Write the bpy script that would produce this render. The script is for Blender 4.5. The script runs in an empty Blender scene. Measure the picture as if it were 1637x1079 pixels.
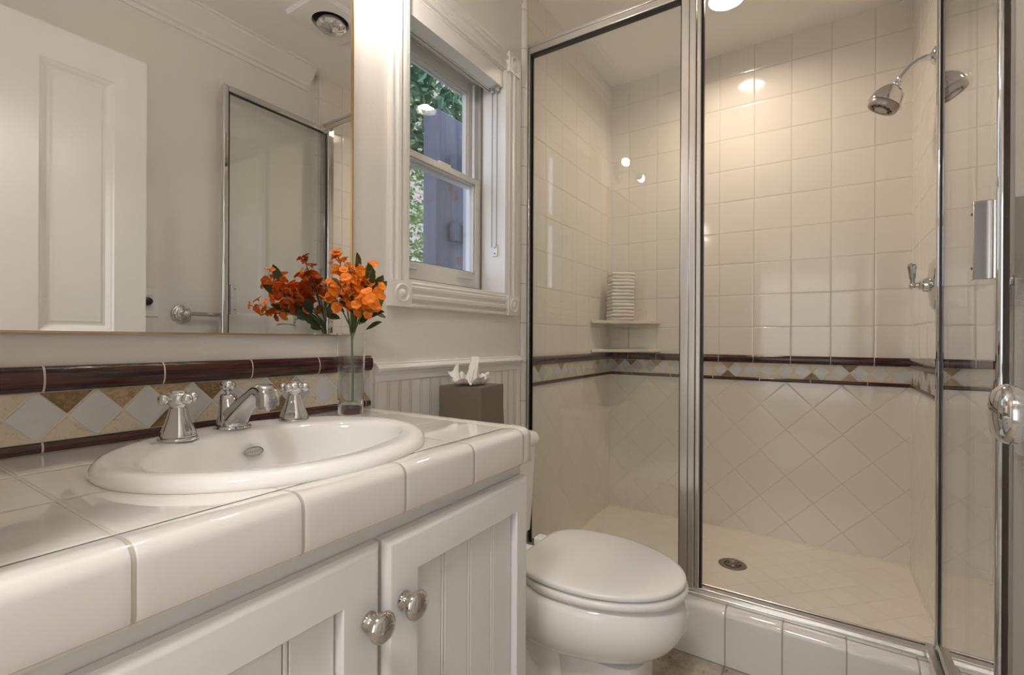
import bpy, bmesh, math, random
from mathutils import Vector, Matrix
R = math.radians
SC = bpy.context.scene
COL = SC.collection

# ------------------------------------------------------------------ camera
cam_data = bpy.data.cameras.new('camera')
cam = bpy.data.objects.new('camera', cam_data)
COL.objects.link(cam)
YAW, ROLL = 0.5736, 0.00497
fw = Vector((math.cos(YAW), math.sin(YAW), 0))
rt0 = Vector((math.sin(YAW), -math.cos(YAW), 0))
up0 = Vector((0, 0, 1))
rt = rt0 * math.cos(ROLL) + up0 * math.sin(ROLL)
up = up0 * math.cos(ROLL) - rt0 * math.sin(ROLL)
m = Matrix((rt, up, -fw)).transposed().to_4x4()
m.translation = Vector((0, 0, 1.0))
cam.matrix_world = m
cam_data.sensor_width = 36
cam_data.lens = 763.2 / 1637 * 36
cam_data.shift_y = 2.6 / 1637
cam_data.clip_start = 0.01
cam_data.clip_end = 60
SC.camera = cam

# ------------------------------------------------------------------ world, exposure
SC.view_settings.view_transform = 'Standard'
SC.view_settings.look = 'None'
SC.view_settings.gamma = 1
SC.view_settings.use_curve_mapping = False
SC.view_settings.exposure = 0.53
SC.cycles.use_denoising = True
SC.cycles.max_bounces = 14
SC.cycles.diffuse_bounces = 5
SC.cycles.glossy_bounces = 7
SC.cycles.transmission_bounces = 10
SC.cycles.transparent_max_bounces = 16
SC.cycles.sample_clamp_indirect = 6
SC.cycles.caustics_reflective = False
SC.cycles.blur_glossy = 0.0

world = bpy.data.worlds.new('world')
SC.world = world
world.use_nodes = True
wn = world.node_tree
wn.nodes.clear()
wo = wn.nodes.new('ShaderNodeOutputWorld')
wb = wn.nodes.new('ShaderNodeBackground')
wc = wn.nodes.new('ShaderNodeTexCoord')
ws = wn.nodes.new('ShaderNodeSeparateXYZ')
wr = wn.nodes.new('ShaderNodeValToRGB')
wr.color_ramp.elements[0].position = 0.0
wr.color_ramp.elements[0].color = (0.55, 0.58, 0.62, 1)
wr.color_ramp.elements[1].position = 0.7
wr.color_ramp.elements[1].color = (0.60, 0.72, 0.95, 1)
wn.links.new(wc.outputs['Generated'], ws.inputs[0])
wn.links.new(ws.outputs['Z'], wr.inputs[0])
wn.links.new(wr.outputs[0], wb.inputs[0])
wn.links.new(wb.outputs[0], wo.inputs[0])
wb.inputs[1].default_value = 2.4

def area_light(name, loc, size, power, color, rot=(0, 0, 0), size_y=None):
    ld = bpy.data.lights.new(name, 'AREA')
    ld.energy = power
    ld.color = color
    ld.size = size
    if size_y:
        ld.shape = 'RECTANGLE'
        ld.size_y = size_y
    else:
        ld.shape = 'DISK'
    lo = bpy.data.objects.new(name, ld)
    lo.location = loc
    lo.rotation_euler = rot
    COL.objects.link(lo)
    return lo

WARM = (1.0, 0.80, 0.60)
# unseen fill lights added behind the camera; shower lamp and sconce are emissive meshes
area_light('hall_fill_light', (-0.45, 0.12, 2.37), 0.35, 12.0, (1.0, 0.96, 0.92))  # overhead fill added beyond the doorway
area_light('rear_fill_light', (-1.30, 0.15, 1.05), 1.4, 5.0, (0.94, 0.97, 1.0), rot=(0, R(-90), 0), size_y=1.2)  # upright fill panel added in the hall, no window stands there

# ------------------------------------------------------------------ object helpers
def tag(o, label=None, cat=None, group=None, kind=None):
    if label: o['label'] = label
    if cat: o['category'] = cat
    if group: o['group'] = group
    if kind: o['kind'] = kind
    return o

def thing(name, loc, label, cat, group=None):
    o = bpy.data.objects.new(name, None)
    o.location = loc
    o.empty_display_size = 0.05
    COL.objects.link(o)
    return tag(o, label, cat, group)

def setparent(o, p):
    """o keeps its world-space mesh coordinates; parts already sit at the world origin"""
    o.parent = p
    if p.parent is None and p.type == 'EMPTY':
        o.matrix_parent_inverse = Matrix.Translation(p.location).inverted()

def smooth(me, ang=35):
    for p in me.polygons:
        p.use_smooth = True
    try:
        me.set_sharp_from_angle(angle=R(ang))
    except Exception:
        pass

class MB:
    """collects faces of one mesh"""
    def __init__(s):
        s.v = []; s.f = []; s.mi = []
    def add(s, vs, fs, mi=0):
        n = len(s.v)
        s.v += [tuple(v) for v in vs]
        for f in fs:
            s.f.append(tuple(i + n for i in f)); s.mi.append(mi)
        return s
    def box(s, x0, x1, y0, y1, z0, z1, mi=0):
        if x0 > x1: x0, x1 = x1, x0
        if y0 > y1: y0, y1 = y1, y0
        if z0 > z1: z0, z1 = z1, z0
        vs = [(x0,y0,z0),(x1,y0,z0),(x1,y1,z0),(x0,y1,z0),(x0,y0,z1),(x1,y0,z1),(x1,y1,z1),(x0,y1,z1)]
        return s.add(vs, [(0,3,2,1),(4,5,6,7),(0,1,5,4),(1,2,6,5),(2,3,7,6),(3,0,4,7)], mi)
    def rings(s, rings, cap0=True, cap1=True, closed=False, mi=0):
        n = len(rings[0]); vs = [p for r in rings for p in r]; fs = []
        m_ = len(rings)
        for k in range(m_ if closed else m_ - 1):
            a, b = k * n, ((k + 1) % m_) * n
            for i in range(n):
                j = (i + 1) % n
                fs.append((a + i, a + j, b + j, b + i))
        if not closed:
            if cap0: fs.append(tuple(reversed(range(n))))
            if cap1: fs.append(tuple(range((m_ - 1) * n, m_ * n)))
        return s.add(vs, fs, mi)
    def lathe(s, prof, o=(0,0,0), axis=(0,0,1), n=32, mi=0, cap0=True, cap1=True):
        o = Vector(o); ax = Vector(axis).normalized()
        t = Vector((1,0,0)) if abs(ax.x) < .9 else Vector((0,1,0))
        u = ax.cross(t).normalized(); w = ax.cross(u)
        rs = []
        for r, h in prof:
            rs.append([o + ax * h + (u * math.cos(2*math.pi*i/n) + w * math.sin(2*math.pi*i/n)) * r for i in range(n)])
        return s.rings(rs, cap0, cap1, mi=mi)
    def tube(s, pts, rad, n=12, mi=0):
        pts = [Vector(p) for p in pts]
        if not isinstance(rad, (list, tuple)): rad = [rad] * len(pts)
        rs = []; pu = None
        for k, p in enumerate(pts):
            if k == 0: d = pts[1] - p
            elif k == len(pts) - 1: d = p - pts[k-1]
            else: d = (pts[k+1] - p).normalized() + (p - pts[k-1]).normalized()
            d.normalize()
            if pu is None:
                t = Vector((0,0,1)) if abs(d.z) < .9 else Vector((1,0,0))
                u = d.cross(t).normalized()
            else:
                u = (pu - d * pu.dot(d)).normalized()
            pu = u; w = d.cross(u)
            rs.append([p + (u*math.cos(2*math.pi*i/n) + w*math.sin(2*math.pi*i/n)) * rad[k] for i in range(n)])
        return s.rings(rs, mi=mi)
    def sphere(s, c, r, n=16, m_=10, sc=(1,1,1), mi=0):
        c = Vector(c); vs = []; fs = []
        rs = []
        for k in range(1, m_):
            a = math.pi * k / m_
            rs.append([c + Vector((math.sin(a)*math.cos(2*math.pi*i/n)*sc[0], math.sin(a)*math.sin(2*math.pi*i/n)*sc[1], -math.cos(a)*sc[2])) * r for i in range(n)])
        return s.rings(rs, mi=mi)
    def prism(s, poly, fn, h0, h1, mi=0):
        """poly list of (a,b); fn(a,b,h) -> point"""
        r0 = [fn(a, b, h0) for a, b in poly]; r1 = [fn(a, b, h1) for a, b in poly]
        return s.rings([r0, r1], mi=mi)
    def build(s, name, mats, parent=None, bevel=0, seg=2, sm=True, ang=35, kind=None, subsurf=0):
        me = bpy.data.meshes.new(name)
        me.from_pydata(s.v, [], s.f)
        if not isinstance(mats, (list, tuple)): mats = [mats]
        for mt in mats: me.materials.append(mt)
        for p, i in zip(me.polygons, s.mi): p.material_index = i
        bm = bmesh.new(); bm.from_mesh(me)
        bmesh.ops.recalc_face_normals(bm, faces=bm.faces)
        bm.to_mesh(me); bm.free()
        if sm: smooth(me, ang)
        o = bpy.data.objects.new(name, me)
        COL.objects.link(o)
        if bevel:
            b = o.modifiers.new('bevel', 'BEVEL'); b.width = bevel; b.segments = seg
            b.limit_method = 'ANGLE'; b.angle_limit = R(40); b.harden_normals = False
        if subsurf:
            b = o.modifiers.new('sub', 'SUBSURF'); b.levels = subsurf; b.render_levels = subsurf
        if parent is not None: setparent(o, parent)
        if kind: o['kind'] = kind
        return o

# ------------------------------------------------------------------ materials
class NT:
    def __init__(s, name):
        s.m = bpy.data.materials.new(name); s.m.use_nodes = True
        s.t = s.m.node_tree; s.t.nodes.clear()
        s.out = s.t.nodes.new('ShaderNodeOutputMaterial')
    def n(s, typ, **kw):
        nd = s.t.nodes.new(typ)
        for k, v in kw.items(): setattr(nd, k, v)
        return nd
    def l(s, a, b): s.t.links.new(a, b)
    def setin(s, sock, v):
        if hasattr(v, 'node'): s.l(v, sock)
        else: sock.default_value = v
    def math(s, op, a, b=None, c=None, clamp=False):
        nd = s.n('ShaderNodeMath', operation=op, use_clamp=clamp)
        s.setin(nd.inputs[0], a)
        if b is not None: s.setin(nd.inputs[1], b)
        if c is not None: s.setin(nd.inputs[2], c)
        return nd.outputs[0]
    def maprange(s, v, a, b, c=0.0, d=1.0, interp='SMOOTHSTEP'):
        nd = s.n('ShaderNodeMapRange', interpolation_type=interp)
        s.setin(nd.inputs[0], v)
        nd.inputs[1].default_value = a; nd.inputs[2].default_value = b
        nd.inputs[3].default_value = c; nd.inputs[4].default_value = d
        return nd.outputs[0]
    def mix(s, f, a, b):
        nd = s.n('ShaderNodeMix', data_type='RGBA')
        s.setin(nd.inputs[0], f)
        for sock, v in ((nd.inputs[6], a), (nd.inputs[7], b)):
            if hasattr(v, 'node'): s.l(v, sock)
            else: sock.default_value = (*v[:3], 1)
        return nd.outputs[2]
    def coord(s):
        tc = s.n('ShaderNodeTexCoord'); return tc.outputs['Object']
    def xyz(s):
        sp = s.n('ShaderNodeSeparateXYZ'); s.l(s.coord(), sp.inputs[0]); return sp.outputs
    def noise(s, scale, detail=2, rough=.5, vec=None, dist=0.0, out='Fac'):
        nd = s.n('ShaderNodeTexNoise'); nd.inputs['Scale'].default_value = scale
        nd.inputs['Detail'].default_value = detail; nd.inputs['Roughness'].default_value = rough
        nd.inputs['Distortion'].default_value = dist
        s.l(vec if vec is not None else s.coord(), nd.inputs['Vector'])
        return nd.outputs[out]
    def stretch(s, sc):
        mp = s.n('ShaderNodeMapping'); mp.inputs['Scale'].default_value = sc
        s.l(s.coord(), mp.inputs[0]); return mp.outputs[0]
    def bump(s, h, dist, strength=1.0, normal=None):
        b = s.n('ShaderNodeBump'); b.inputs['Distance'].default_value = dist
        b.inputs['Strength'].default_value = strength
        s.l(h, b.inputs['Height'])
        if normal is not None: s.l(normal, b.inputs['Normal'])
        return b.outputs[0]
    def pbr(s, color, rough=.5, metal=0.0, normal=None, spec=.5, trans=0.0, ior=1.5, coat=0.0, sheen=0.0, emis=None, es=0.0, sss=0.0):
        b = s.n('ShaderNodeBsdfPrincipled')
        s.setin(b.inputs['Base Color'], color if hasattr(color, 'node') else (*color[:3], 1))
        s.setin(b.inputs['Roughness'], rough)
        b.inputs['Metallic'].default_value = metal
        b.inputs['Specular IOR Level'].default_value = spec
        b.inputs['Transmission Weight'].default_value = trans
        b.inputs['IOR'].default_value = ior
        b.inputs['Coat Weight'].default_value = coat
        b.inputs['Coat Roughness'].default_value = 0.03
        b.inputs['Sheen Weight'].default_value = sheen
        if sss:
            b.inputs['Subsurface Weight'].default_value = sss
            b.inputs['Subsurface Scale'].default_value = .01
        if emis:
            b.inputs['Emission Color'].default_value = (*emis, 1); b.inputs['Emission Strength'].default_value = es
        if normal is not None: s.l(normal, b.inputs['Normal'])
        s.l(b.outputs[0], s.out.inputs[0])
        return b

def simple(name, color, rough=.5, metal=0.0, var=0.04, nscale=8.0, bump=0.0, bscale=60.0, **kw):
    t = NT(name)
    n1 = t.noise(nscale, 3)
    c = t.mix(n1, tuple(max(0, x*(1-var)) for x in color), tuple(min(1, x*(1+var)) for x in color))
    nm = t.bump(t.noise(bscale, 2), bump) if bump else None
    t.pbr(c, rough, metal, nm, **kw)
    return t.m

def tile_mat(name, au, av, pu, pv, u0, v0, rot=False, color=(.82,.79,.74), grout=(.62,.58,.52), gw=.003, rough=.08,
             pillow=.007, vary=.016, depth=.0012, mottled=None, tilt=.006, coat=0.0):
    """glazed tile grid in object space; au/av = axis index of the two in-plane axes; rot = laid on the diagonal"""
    t = NT(name)
    ax = t.xyz()
    u, v = ax[au], ax[av]
    if rot:
        du = t.math('SUBTRACT', u, u0); dv = t.math('SUBTRACT', v, v0)
        a = t.math('MULTIPLY', t.math('ADD', du, dv), math.sqrt(.5)); b = t.math('MULTIPLY', t.math('SUBTRACT', du, dv), math.sqrt(.5))
        su = t.math('DIVIDE', a, pu); sv = t.math('DIVIDE', b, pv)
    else:
        su = t.math('DIVIDE', t.math('SUBTRACT', u, u0), pu); sv = t.math('DIVIDE', t.math('SUBTRACT', v, v0), pv)
    ds = []
    for s_, p in ((su, pu), (sv, pv)):
        f = t.math('FRACT', s_)
        d = t.math('SUBTRACT', .5, t.math('ABSOLUTE', t.math('SUBTRACT', f, .5)))
        ds.append(t.math('MULTIPLY', d, p))
    d = t.math('MINIMUM', ds[0], ds[1])
    gm = t.maprange(d, gw/2 - .0004, gw/2 + .0006)
    hh = t.maprange(d, gw/2 - .0003, gw/2 + pillow)
    hh2 = t.maprange(d, gw/2 - .0003, gw/2 + .0012)
    cx = t.n('ShaderNodeCombineXYZ')
    t.l(t.math('FLOOR', su), cx.inputs[0]); t.l(t.math('FLOOR', sv), cx.inputs[1])
    wnz = t.n('ShaderNodeTexWhiteNoise'); wnz.noise_dimensions = '3D'
    t.l(cx.outputs[0], wnz.inputs['Vector'])
    c1 = t.mix(wnz.outputs['Value'], tuple(x*(1-vary) for x in color), tuple(min(1, x*(1+vary)) for x in color))
    if mottled:
        nz = t.noise(9, 8, .7)
        c2 = t.mix(t.maprange(nz, .35, .65), mottled, c1)
        nz2 = t.noise(40, 6, .7)
        c1 = t.mix(t.maprange(nz2, .57, .68), c2, tuple(x*.30 for x in mottled))
    gcol = t.mix(t.noise(30, 3), tuple(x*.88 for x in grout), grout)
    c = t.mix(gm, gcol, c1)
    r = t.maprange(gm, 0, 1, .75, rough)
    # each tile lies at its own faint angle
    sep = t.n('ShaderNodeSeparateColor'); t.l(wnz.outputs['Color'], sep.inputs[0])
    tl = t.math('ADD', t.math('MULTIPLY', t.math('MULTIPLY', t.math('FRACT', su), t.math('SUBTRACT', sep.outputs[0], .5)), tilt * pu),
                t.math('MULTIPLY', t.math('MULTIPLY', t.math('FRACT', sv), t.math('SUBTRACT', sep.outputs[1], .5)), tilt * pv))
    h = t.math('ADD', t.math('MULTIPLY', t.math('ADD', t.math('MULTIPLY', hh, .35), t.math('MULTIPLY', hh2, .65)), depth), tl)
    h = t.math('ADD', h, t.math('MULTIPLY', t.noise(14, 1), .00018))
    t.pbr(c, r, 0, t.bump(h, 1.0), ior=1.6, coat=coat)
    return t.m

M = {}
M['paint'] = simple('painted_plaster', (.79, .762, .725), .55, var=.015, bump=.0006, bscale=90)
M['ceiling'] = simple('ceiling_paint', (.86, .84, .81), .7, var=.01)
M['trim'] = simple('white_trim_paint', (.83, .815, .795), .32, var=.015, bump=.0003, bscale=35)
M['cabinet'] = simple('white_cabinet_paint', (.80, .795, .785), .36, var=.02, bump=.0005, bscale=25)
M['glaze'] = simple('white_glaze', (.85, .83, .80), .07, var=.01)
M['porcelain'] = simple('white_porcelain', (.88, .875, .86), .05, var=.006)
M['plastic'] = simple('white_plastic', (.84, .83, .81), .22, var=.006)
M['vinyl'] = simple('white_vinyl', (.74, .72, .69), .35, var=.01)
M['grout'] = simple('pale_grout', (.72, .68, .60), .8, bump=.0006, bscale=300)
M['chrome'] = simple('chrome', (.66, .66, .67), .045, 1.0, var=.01)
M['satin'] = simple('satin_aluminium', (.74, .72, .70), .25, 1.0, var=.03)
M['nickel'] = simple('polished_nickel', (.60, .57, .54), .07, 1.0, var=.02)
M['black'] = simple('black_gasket', (.012, .010, .010), .35)
M['dark'] = simple('dark_bronze', (.03, .018, .012), .3)
M['gold'] = simple('gold_frame', (.55, .38, .17), .3, .85, var=.05)
M['marble'] = simple('white_marble', (.60, .60, .605), .28, var=.14, nscale=22, bump=.0004, bscale=300)
M['marble_grey'] = simple('grey_marble', (.47, .48, .50), .28, var=.12, nscale=22, bump=.0004, bscale=300)
M['cloth'] = simple('white_terry', (.82, .79, .75), .95, bump=.0022, bscale=420, sheen=.3)
M['tissue'] = simple('tissue_paper', (.86, .83, .80), .9, sss=.2)
M['leaf'] = simple('dark_leaf', (.055, .085, .018), .45, var=.35, nscale=25)
M['stem'] = simple('green_stem', (.09, .15, .04), .5, var=.2)
M['box'] = simple('taupe_box_cover', (.155, .120, .090), .42, var=.06)
M['reflector'] = simple('mirror_reflector', (.75, .75, .78), .08, 1.0)
M['lampblack'] = simple('fan_housing', (.02, .02, .02), .6)
M['brass'] = simple('brown_brass', (.30, .18, .08), .35, .8)

def stone(name, light, dark, thr, sc=55):
    t = NT(name)
    n1 = t.noise(sc, 8, .75, dist=1.2)
    n2 = t.noise(sc*.35, 4, .6)
    c = t.mix(t.maprange(n1, thr, thr + .12), dark, light)
    c = t.mix(n2, c, tuple(x*.85 for x in light))
    t.pbr(c, .3, 0, t.bump(n1, .0006))
    return t.m
M['tan'] = stone('cream_travertine', (.70, .62, .48), (.40, .29, .16), .36, 80)
M['gold_stone'] = stone('gold_travertine', (.52, .39, .22), (.20, .125, .05), .43, 110)
M['brown_stone'] = stone('brown_travertine', (.40, .26, .11), (.065, .036, .016), .49, 120)

def liner_mat(name, ax):
    t = NT(name)
    sc = [260.0]*3; sc[ax] = 6.0
    n1 = t.noise(1.0, 4, .65, vec=t.stretch(tuple(sc)))
    c = t.mix(t.maprange(n1, .35, .68), (.010, .004, .005), (.098, .027, .019))
    t.pbr(c, .12, 0, t.bump(n1, .0006))
    return t.m
M['liner_x'] = liner_mat('brown_glaze_x', 0)
M['liner_y'] = liner_mat('brown_glaze_y', 1)

def orange_mat():
    t = NT('orange_petal')
    n1 = t.noise(60, 3)
    c = t.mix(n1, (.92, .15, .003), (1.0, .34, .010))
    t.pbr(c, .55, normal=t.bump(t.noise(220, 2), .0008), sss=.15)
    return t.m
M['petal'] = orange_mat()

def thin_glass(name, tint=(.95,.96,.95), boost=1.0):
    t = NT(name)
    g = t.n('ShaderNodeNewGeometry')
    dp = t.n('ShaderNodeVectorMath', operation='DOT_PRODUCT')
    t.l(g.outputs['Normal'], dp.inputs[0]); t.l(g.outputs['Incoming'], dp.inputs[1])
    c = t.math('ABSOLUTE', dp.outputs['Value'])
    f = t.math('POWER', t.math('SUBTRACT', 1.0, c, clamp=True), 5.0)
    f = t.math('MULTIPLY', t.math('MULTIPLY_ADD', f, .958, .042), boost, clamp=True)
    tr = t.n('ShaderNodeBsdfTransparent'); tr.inputs[0].default_value = (*tint, 1)
    gl = t.n('ShaderNodeBsdfGlossy'); gl.inputs['Roughness'].default_value = 0.0
    gl.inputs['Color'].default_value = (1, 1, 1, 1)
    mx = t.n('ShaderNodeMixShader')
    t.l(f, mx.inputs[0]); t.l(tr.outputs[0], mx.inputs[1]); t.l(gl.outputs[0], mx.inputs[2])
    t.l(mx.outputs[0], t.out.inputs[0])
    return t.m
M['pane'] = thin_glass('shower_glass', (.965, .975, .965), 1.25)
M['window_pane'] = thin_glass('window_glass', (.93, .95, .97), 1.3)
def solid_glass():
    t = NT('vase_glass'); t.pbr((1, 1, 1), 0.0, trans=1.0, ior=1.48); return t.m
M['vase'] = solid_glass()
def water():
    t = NT('water'); t.pbr((.98, 1, .98), 0.0, trans=1.0, ior=1.33); return t.m
M['water'] = water()
def mirror():
    t = NT('mirror_silver'); b = t.n('ShaderNodeBsdfGlossy'); b.inputs['Roughness'].default_value = 0.0
    b.inputs['Color'].default_value = (.88, .885, .87, 1); t.l(b.outputs[0], t.out.inputs[0]); return t.m
M['mirror'] = mirror()
def emit(name, col, s):
    t = NT(name); e = t.n('ShaderNodeEmission'); e.inputs[0].default_value = (*col, 1); e.inputs[1].default_value = s
    t.l(e.outputs[0], t.out.inputs[0]); return t.m
M['lamp'] = emit('lit_lens', (1, .83, .63), 150.0)
M['bulb'] = emit('lit_bulb', (1, .89, .78), 188.0)
M['hall_fill_glow'] = emit('added_hall_glow', (1, .9, .8), 3.0)  # glow of the added hall lamp

GR = (.70, .655, .585)
W6 = dict(color=(.80, .76, .71), grout=GR, gw=.0028)
T = .1553
M['t_back_sq'] = tile_mat('wall_tile_back', 1, 2, .1557, T, .2725, 2.307 - 20*T, **W6)
M['t_left_sq'] = tile_mat('wall_tile_left', 0, 2, .155, T, 1.813, 2.307 - 20*T, **W6)
M['t_right_sq'] = tile_mat('wall_tile_right', 0, 2, .155, T, 1.76, 2.307 - 20*T, **W6)
M['t_back_dg'] = tile_mat('wall_tile_back_diagonal', 1, 2, .1538, .1538, .134, .80, rot=True, color=(.81, .77, .72), grout=(.66, .61, .54), gw=.0018, depth=.0006)
M['t_left_dg'] = tile_mat('wall_tile_left_diagonal', 0, 2, .1538, .1538, 1.92, .80, rot=True, color=(.81, .77, .72), grout=(.66, .61, .54), gw=.0018, depth=.0006)
M['t_floor_sh'] = tile_mat('shower_floor_tile', 0, 1, .102, .102, 2.132, .15, rot=True, color=(.85,.80,.725), grout=(.70,.65,.57), gw=.002, rough=.12, depth=.0006)
M['t_floor'] = tile_mat('stone_floor_tile', 0, 1, .305, .305, 1.585, .243, color=(.55,.50,.43), grout=(.28,.25,.21), gw=.005, rough=.45, mottled=(.30,.25,.19))
M['t_top'] = tile_mat('counter_tile', 0, 1, .1595, .166, .170, .5385, color=(.86,.835,.805), grout=(.74,.70,.63), gw=.0035, rough=.02, pillow=.006, tilt=.004, coat=1.0)
M['t_edge_x'] = tile_mat('counter_edge_front', 0, 1, .1592, 9.0, .1685, -4, color=(.79,.765,.74), grout=(.52,.48,.42), gw=.0032, rough=.03, coat=.6)
M['t_edge_y'] = tile_mat('counter_edge_side', 1, 0, .16, 9.0, .5385, -4, color=(.79,.765,.74), grout=(.55,.50,.44), gw=.0032, rough=.03, coat=.6)
M['t_curb'] = tile_mat('curb_tile', 1, 2, .1535, 9.0, .243, -4, color=(.79,.765,.735), grout=(.50,.46,.40), gw=.0032, rough=.07)
M['t_trim'] = tile_mat('quarter_round_tile', 2, 0, T, 9.0, 2.307 - 20*T, -4, color=(.79,.765,.735), grout=(.55,.52,.47), gw=.0028, rough=.07)

def bead_mat(name, ax, pitch, off, base='trim', w=.0045):
    t = NT(name)
    a = t.xyz()[ax]
    f = t.math('FRACT', t.math('DIVIDE', t.math('SUBTRACT', a, off), pitch))
    d1 = t.math('MULTIPLY', t.math('ABSOLUTE', t.math('SUBTRACT', f, .5)), pitch)
    d2 = t.math('MULTIPLY', t.math('ABSOLUTE', t.math('SUBTRACT', f, .5 + w*1.6/pitch)), pitch)
    d = t.math('MINIMUM', d1, d2)
    h = t.maprange(d, 0, w*.6)
    t.pbr((.77, .755, .735), .34, normal=t.bump(h, .0022))
    return t.m
M['bead'] = bead_mat('beadboard_paint', 0, .0425, .868 - .021)

# ------------------------------------------------------------------ the room shell
YW, YP, YT = 1.0, -0.345, -0.318      # window wall, painted right wall, tiled right wall
XB, XT = 2.575, 1.605                  # back wall, start of tile
ZC = 2.43
XF0, XF1 = -0.06, 0.06                 # door wall

def st(name, mb, mat, **kw):
    o = mb.build(name, mat, **kw); o['kind'] = 'structure'; return o

st('floor', MB().box(-1.6, 1.62, -.7, 1.6, -.1, 0), M['t_floor'], sm=False)
st('floor_shower', MB().box(1.60, 2.7, -.45, 1.12, -.02, .06), M['t_floor_sh'], sm=False)
LX, LY = 2.16, .335                    # the recessed lamp sits in a round hole of the ceiling
w = MB(); w.box(-1.6, LX - .15, -.8, 1.7, ZC, ZC + .1).box(LX + .15, 2.8, -.8, 1.7, ZC, ZC + .1).box(LX - .15, LX + .15, -.8, LY - .15, ZC, ZC + .1).box(LX - .15, LX + .15, LY + .15, 1.7, ZC, ZC + .1)
w.box(LX - .15, LX + .15, LY - .15, LY + .15, ZC + .06, ZC + .1)
cs = [(math.cos(2*math.pi*i/64), math.sin(2*math.pi*i/64)) for i in range(64)]
w.add([(LX + .067*c, LY + .067*s_, ZC) for c, s_ in cs] + [(LX + .15*c/max(abs(c), abs(s_)), LY + .15*s_/max(abs(c), abs(s_)), ZC) for c, s_ in cs],
      [(i, (i+1) % 64, 64 + (i+1) % 64, 64 + i) for i in range(64)])
st('ceiling', w, M['ceiling'], sm=False)
# window wall with its opening
WX0, WX1, WZ0, WZ1 = .985, 1.487, 1.163, 2.006
w = MB()
w.box(XF0, WX0, YW, 1.10, -.1, ZC).box(WX1, XT, YW, 1.10, -.1, ZC)
w.box(WX0, WX1, YW, 1.10, -.1, WZ0).box(WX0, WX1, YW, 1.10, WZ1, ZC)
EX = .075
w.box(XF0, WX0 - EX, 1.10, 1.24, -.1, ZC).box(WX1 + EX, XT, 1.10, 1.24, -.1, ZC)
w.box(WX0 - EX, WX1 + EX, 1.10, 1.24, -.1, WZ0).box(WX0 - EX, WX1 + EX, 1.10, 1.24, WZ1 + EX, ZC)
st('wall_left', w, M['paint'], sm=False)
BZ = (.805, .821, .892, .928)          # lower liner, mosaic, upper liner, top
w = MB(); w.box(XT, XB + .1, YW, 1.24, BZ[3], ZC, 0).box(XT, XB + .1, YW, 1.24, -.1, BZ[3], 1)
st('wall_left_shower', w, [M['t_left_sq'], M['t_left_dg']], sm=False)
w = MB(); w.box(XB, XB + .1, -.45, 1.1, BZ[3], ZC, 0).box(XB, XB + .1, -.45, 1.1, -.1, BZ[3], 1)
st('wall_back', w, [M['t_back_sq'], M['t_back_dg']], sm=False)
w = MB(); w.box(XT, XB, YT, YT - .13, BZ[3], ZC, 0).box(XT, XB, YT, YT - .13, -.1, BZ[3], 1)
st('wall_right_shower', w, [M['t_right_sq'], M['t_left_dg']], sm=False)
st('wall_right', MB().box(XF0, XT, YP, YP - .1, -.1, ZC), M['paint'], sm=False)
# wall with the doorway the picture is taken from
w = MB(); w.box(XF0, XF1, .50, YW, 0, ZC).box(XF0, XF1, YP, -.262, 0, ZC).box(XF0, XF1, -.262, .50, 2.075, ZC)
st('wall_front', w, M['paint'], sm=False)
w = MB(); w.box(-1.6, -1.5, -.8, 1.7, 0, ZC)
w.box(-1.5, XF0, -.8, -.7, 0, ZC).box(-1.5, XF0, 1.6, 1.7, 0, ZC)
w.box(XF0 - .0, XF0 + .02, -.7, YP, 0, ZC).box(XF0, XF0 + .02, 1.24, 1.6, 0, ZC)
st('wall_hall', w, M['paint'], sm=False)

# mouldings ----------------------------------------------------------
def molding(mb, prof, fn, a0, a1):
    """prof list of (p,q); fn(p,q,a) -> point"""
    mb.prism(prof, fn, a0, a1)
crown = [(0, -.105), (.008, -.105), (.010, -.088), (.020, -.082), (.022, -.070), (.034, -.058), (.052, -.044), (.070, -.022), (.078, -.018), (.080, -.008), (.095, -.008), (.095, 0), (0, 0)]
w = MB(); molding(w, crown, lambda p, q, a: (a, YP + p, ZC + q), XF1, 1.56)
st('trim_1', w, M['trim'], ang=25)
w = MB(); molding(w, crown, lambda p, q, a: (a, YW - p, ZC + q), XF1, 1.60)
st('trim_2', w, M['trim'], ang=25)
chair = [(0, 0), (.010, 0), (.014, .004), (.014, .008), (.022, .013), (.024, .020), (.020, .027), (.015, .029), (.015, .033), (0, .035)]
w = MB(); molding(w, chair, lambda p, q, a: (a, YW - p, .900 + q), .866, 1.592)
st('trim_3', w, M['trim'], ang=25)
# beadboard below the chair rail, with its plain edge strips
w = MB(); w.box(.866, 1.575, YW, YW - .008, .10, .885)
st('trim_4', w, M['bead'], sm=False)
w = MB(); w.box(.866, 1.592, YW, YW - .011, .884, .901).box(1.570, 1.592, YW, YW - .011, .10, .884).box(.866, 1.592, YW, YW - .018, 0, .11)
st('trim_5', w, M['trim'], bevel=.0015)
# quarter-round tile edges left and right of the shower
qr = [(0, 0)] + [(.0375*(1-math.cos(a)), .020*math.sin(a)) for a in [R(10*i) for i in range(1, 18)]] + [(.040*1.86, 0)]
def half_round(w_, d_):
    return [(w_/2*(1-math.cos(R(a))), d_*math.sin(R(a))) for a in range(0, 181, 12)]
w = MB(); w.prism(half_round(.036, .016), lambda p, q, a: (1.607 + p, YW - q, a), .0, ZC)
st('trim_6', w, M['t_trim'], ang=50)
w = MB(); w.prism(half_round(.036, .030), lambda p, q, a: (1.600 + p, YP + q, a), .0, ZC)
st('trim_7', w, M['t_trim'], ang=50)
# baseboards
w = MB(); w.box(XF1, 1.59, YP, YP + .014, 0, .12)
st('baseboard_right', w, M['trim'], bevel=.003)
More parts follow.
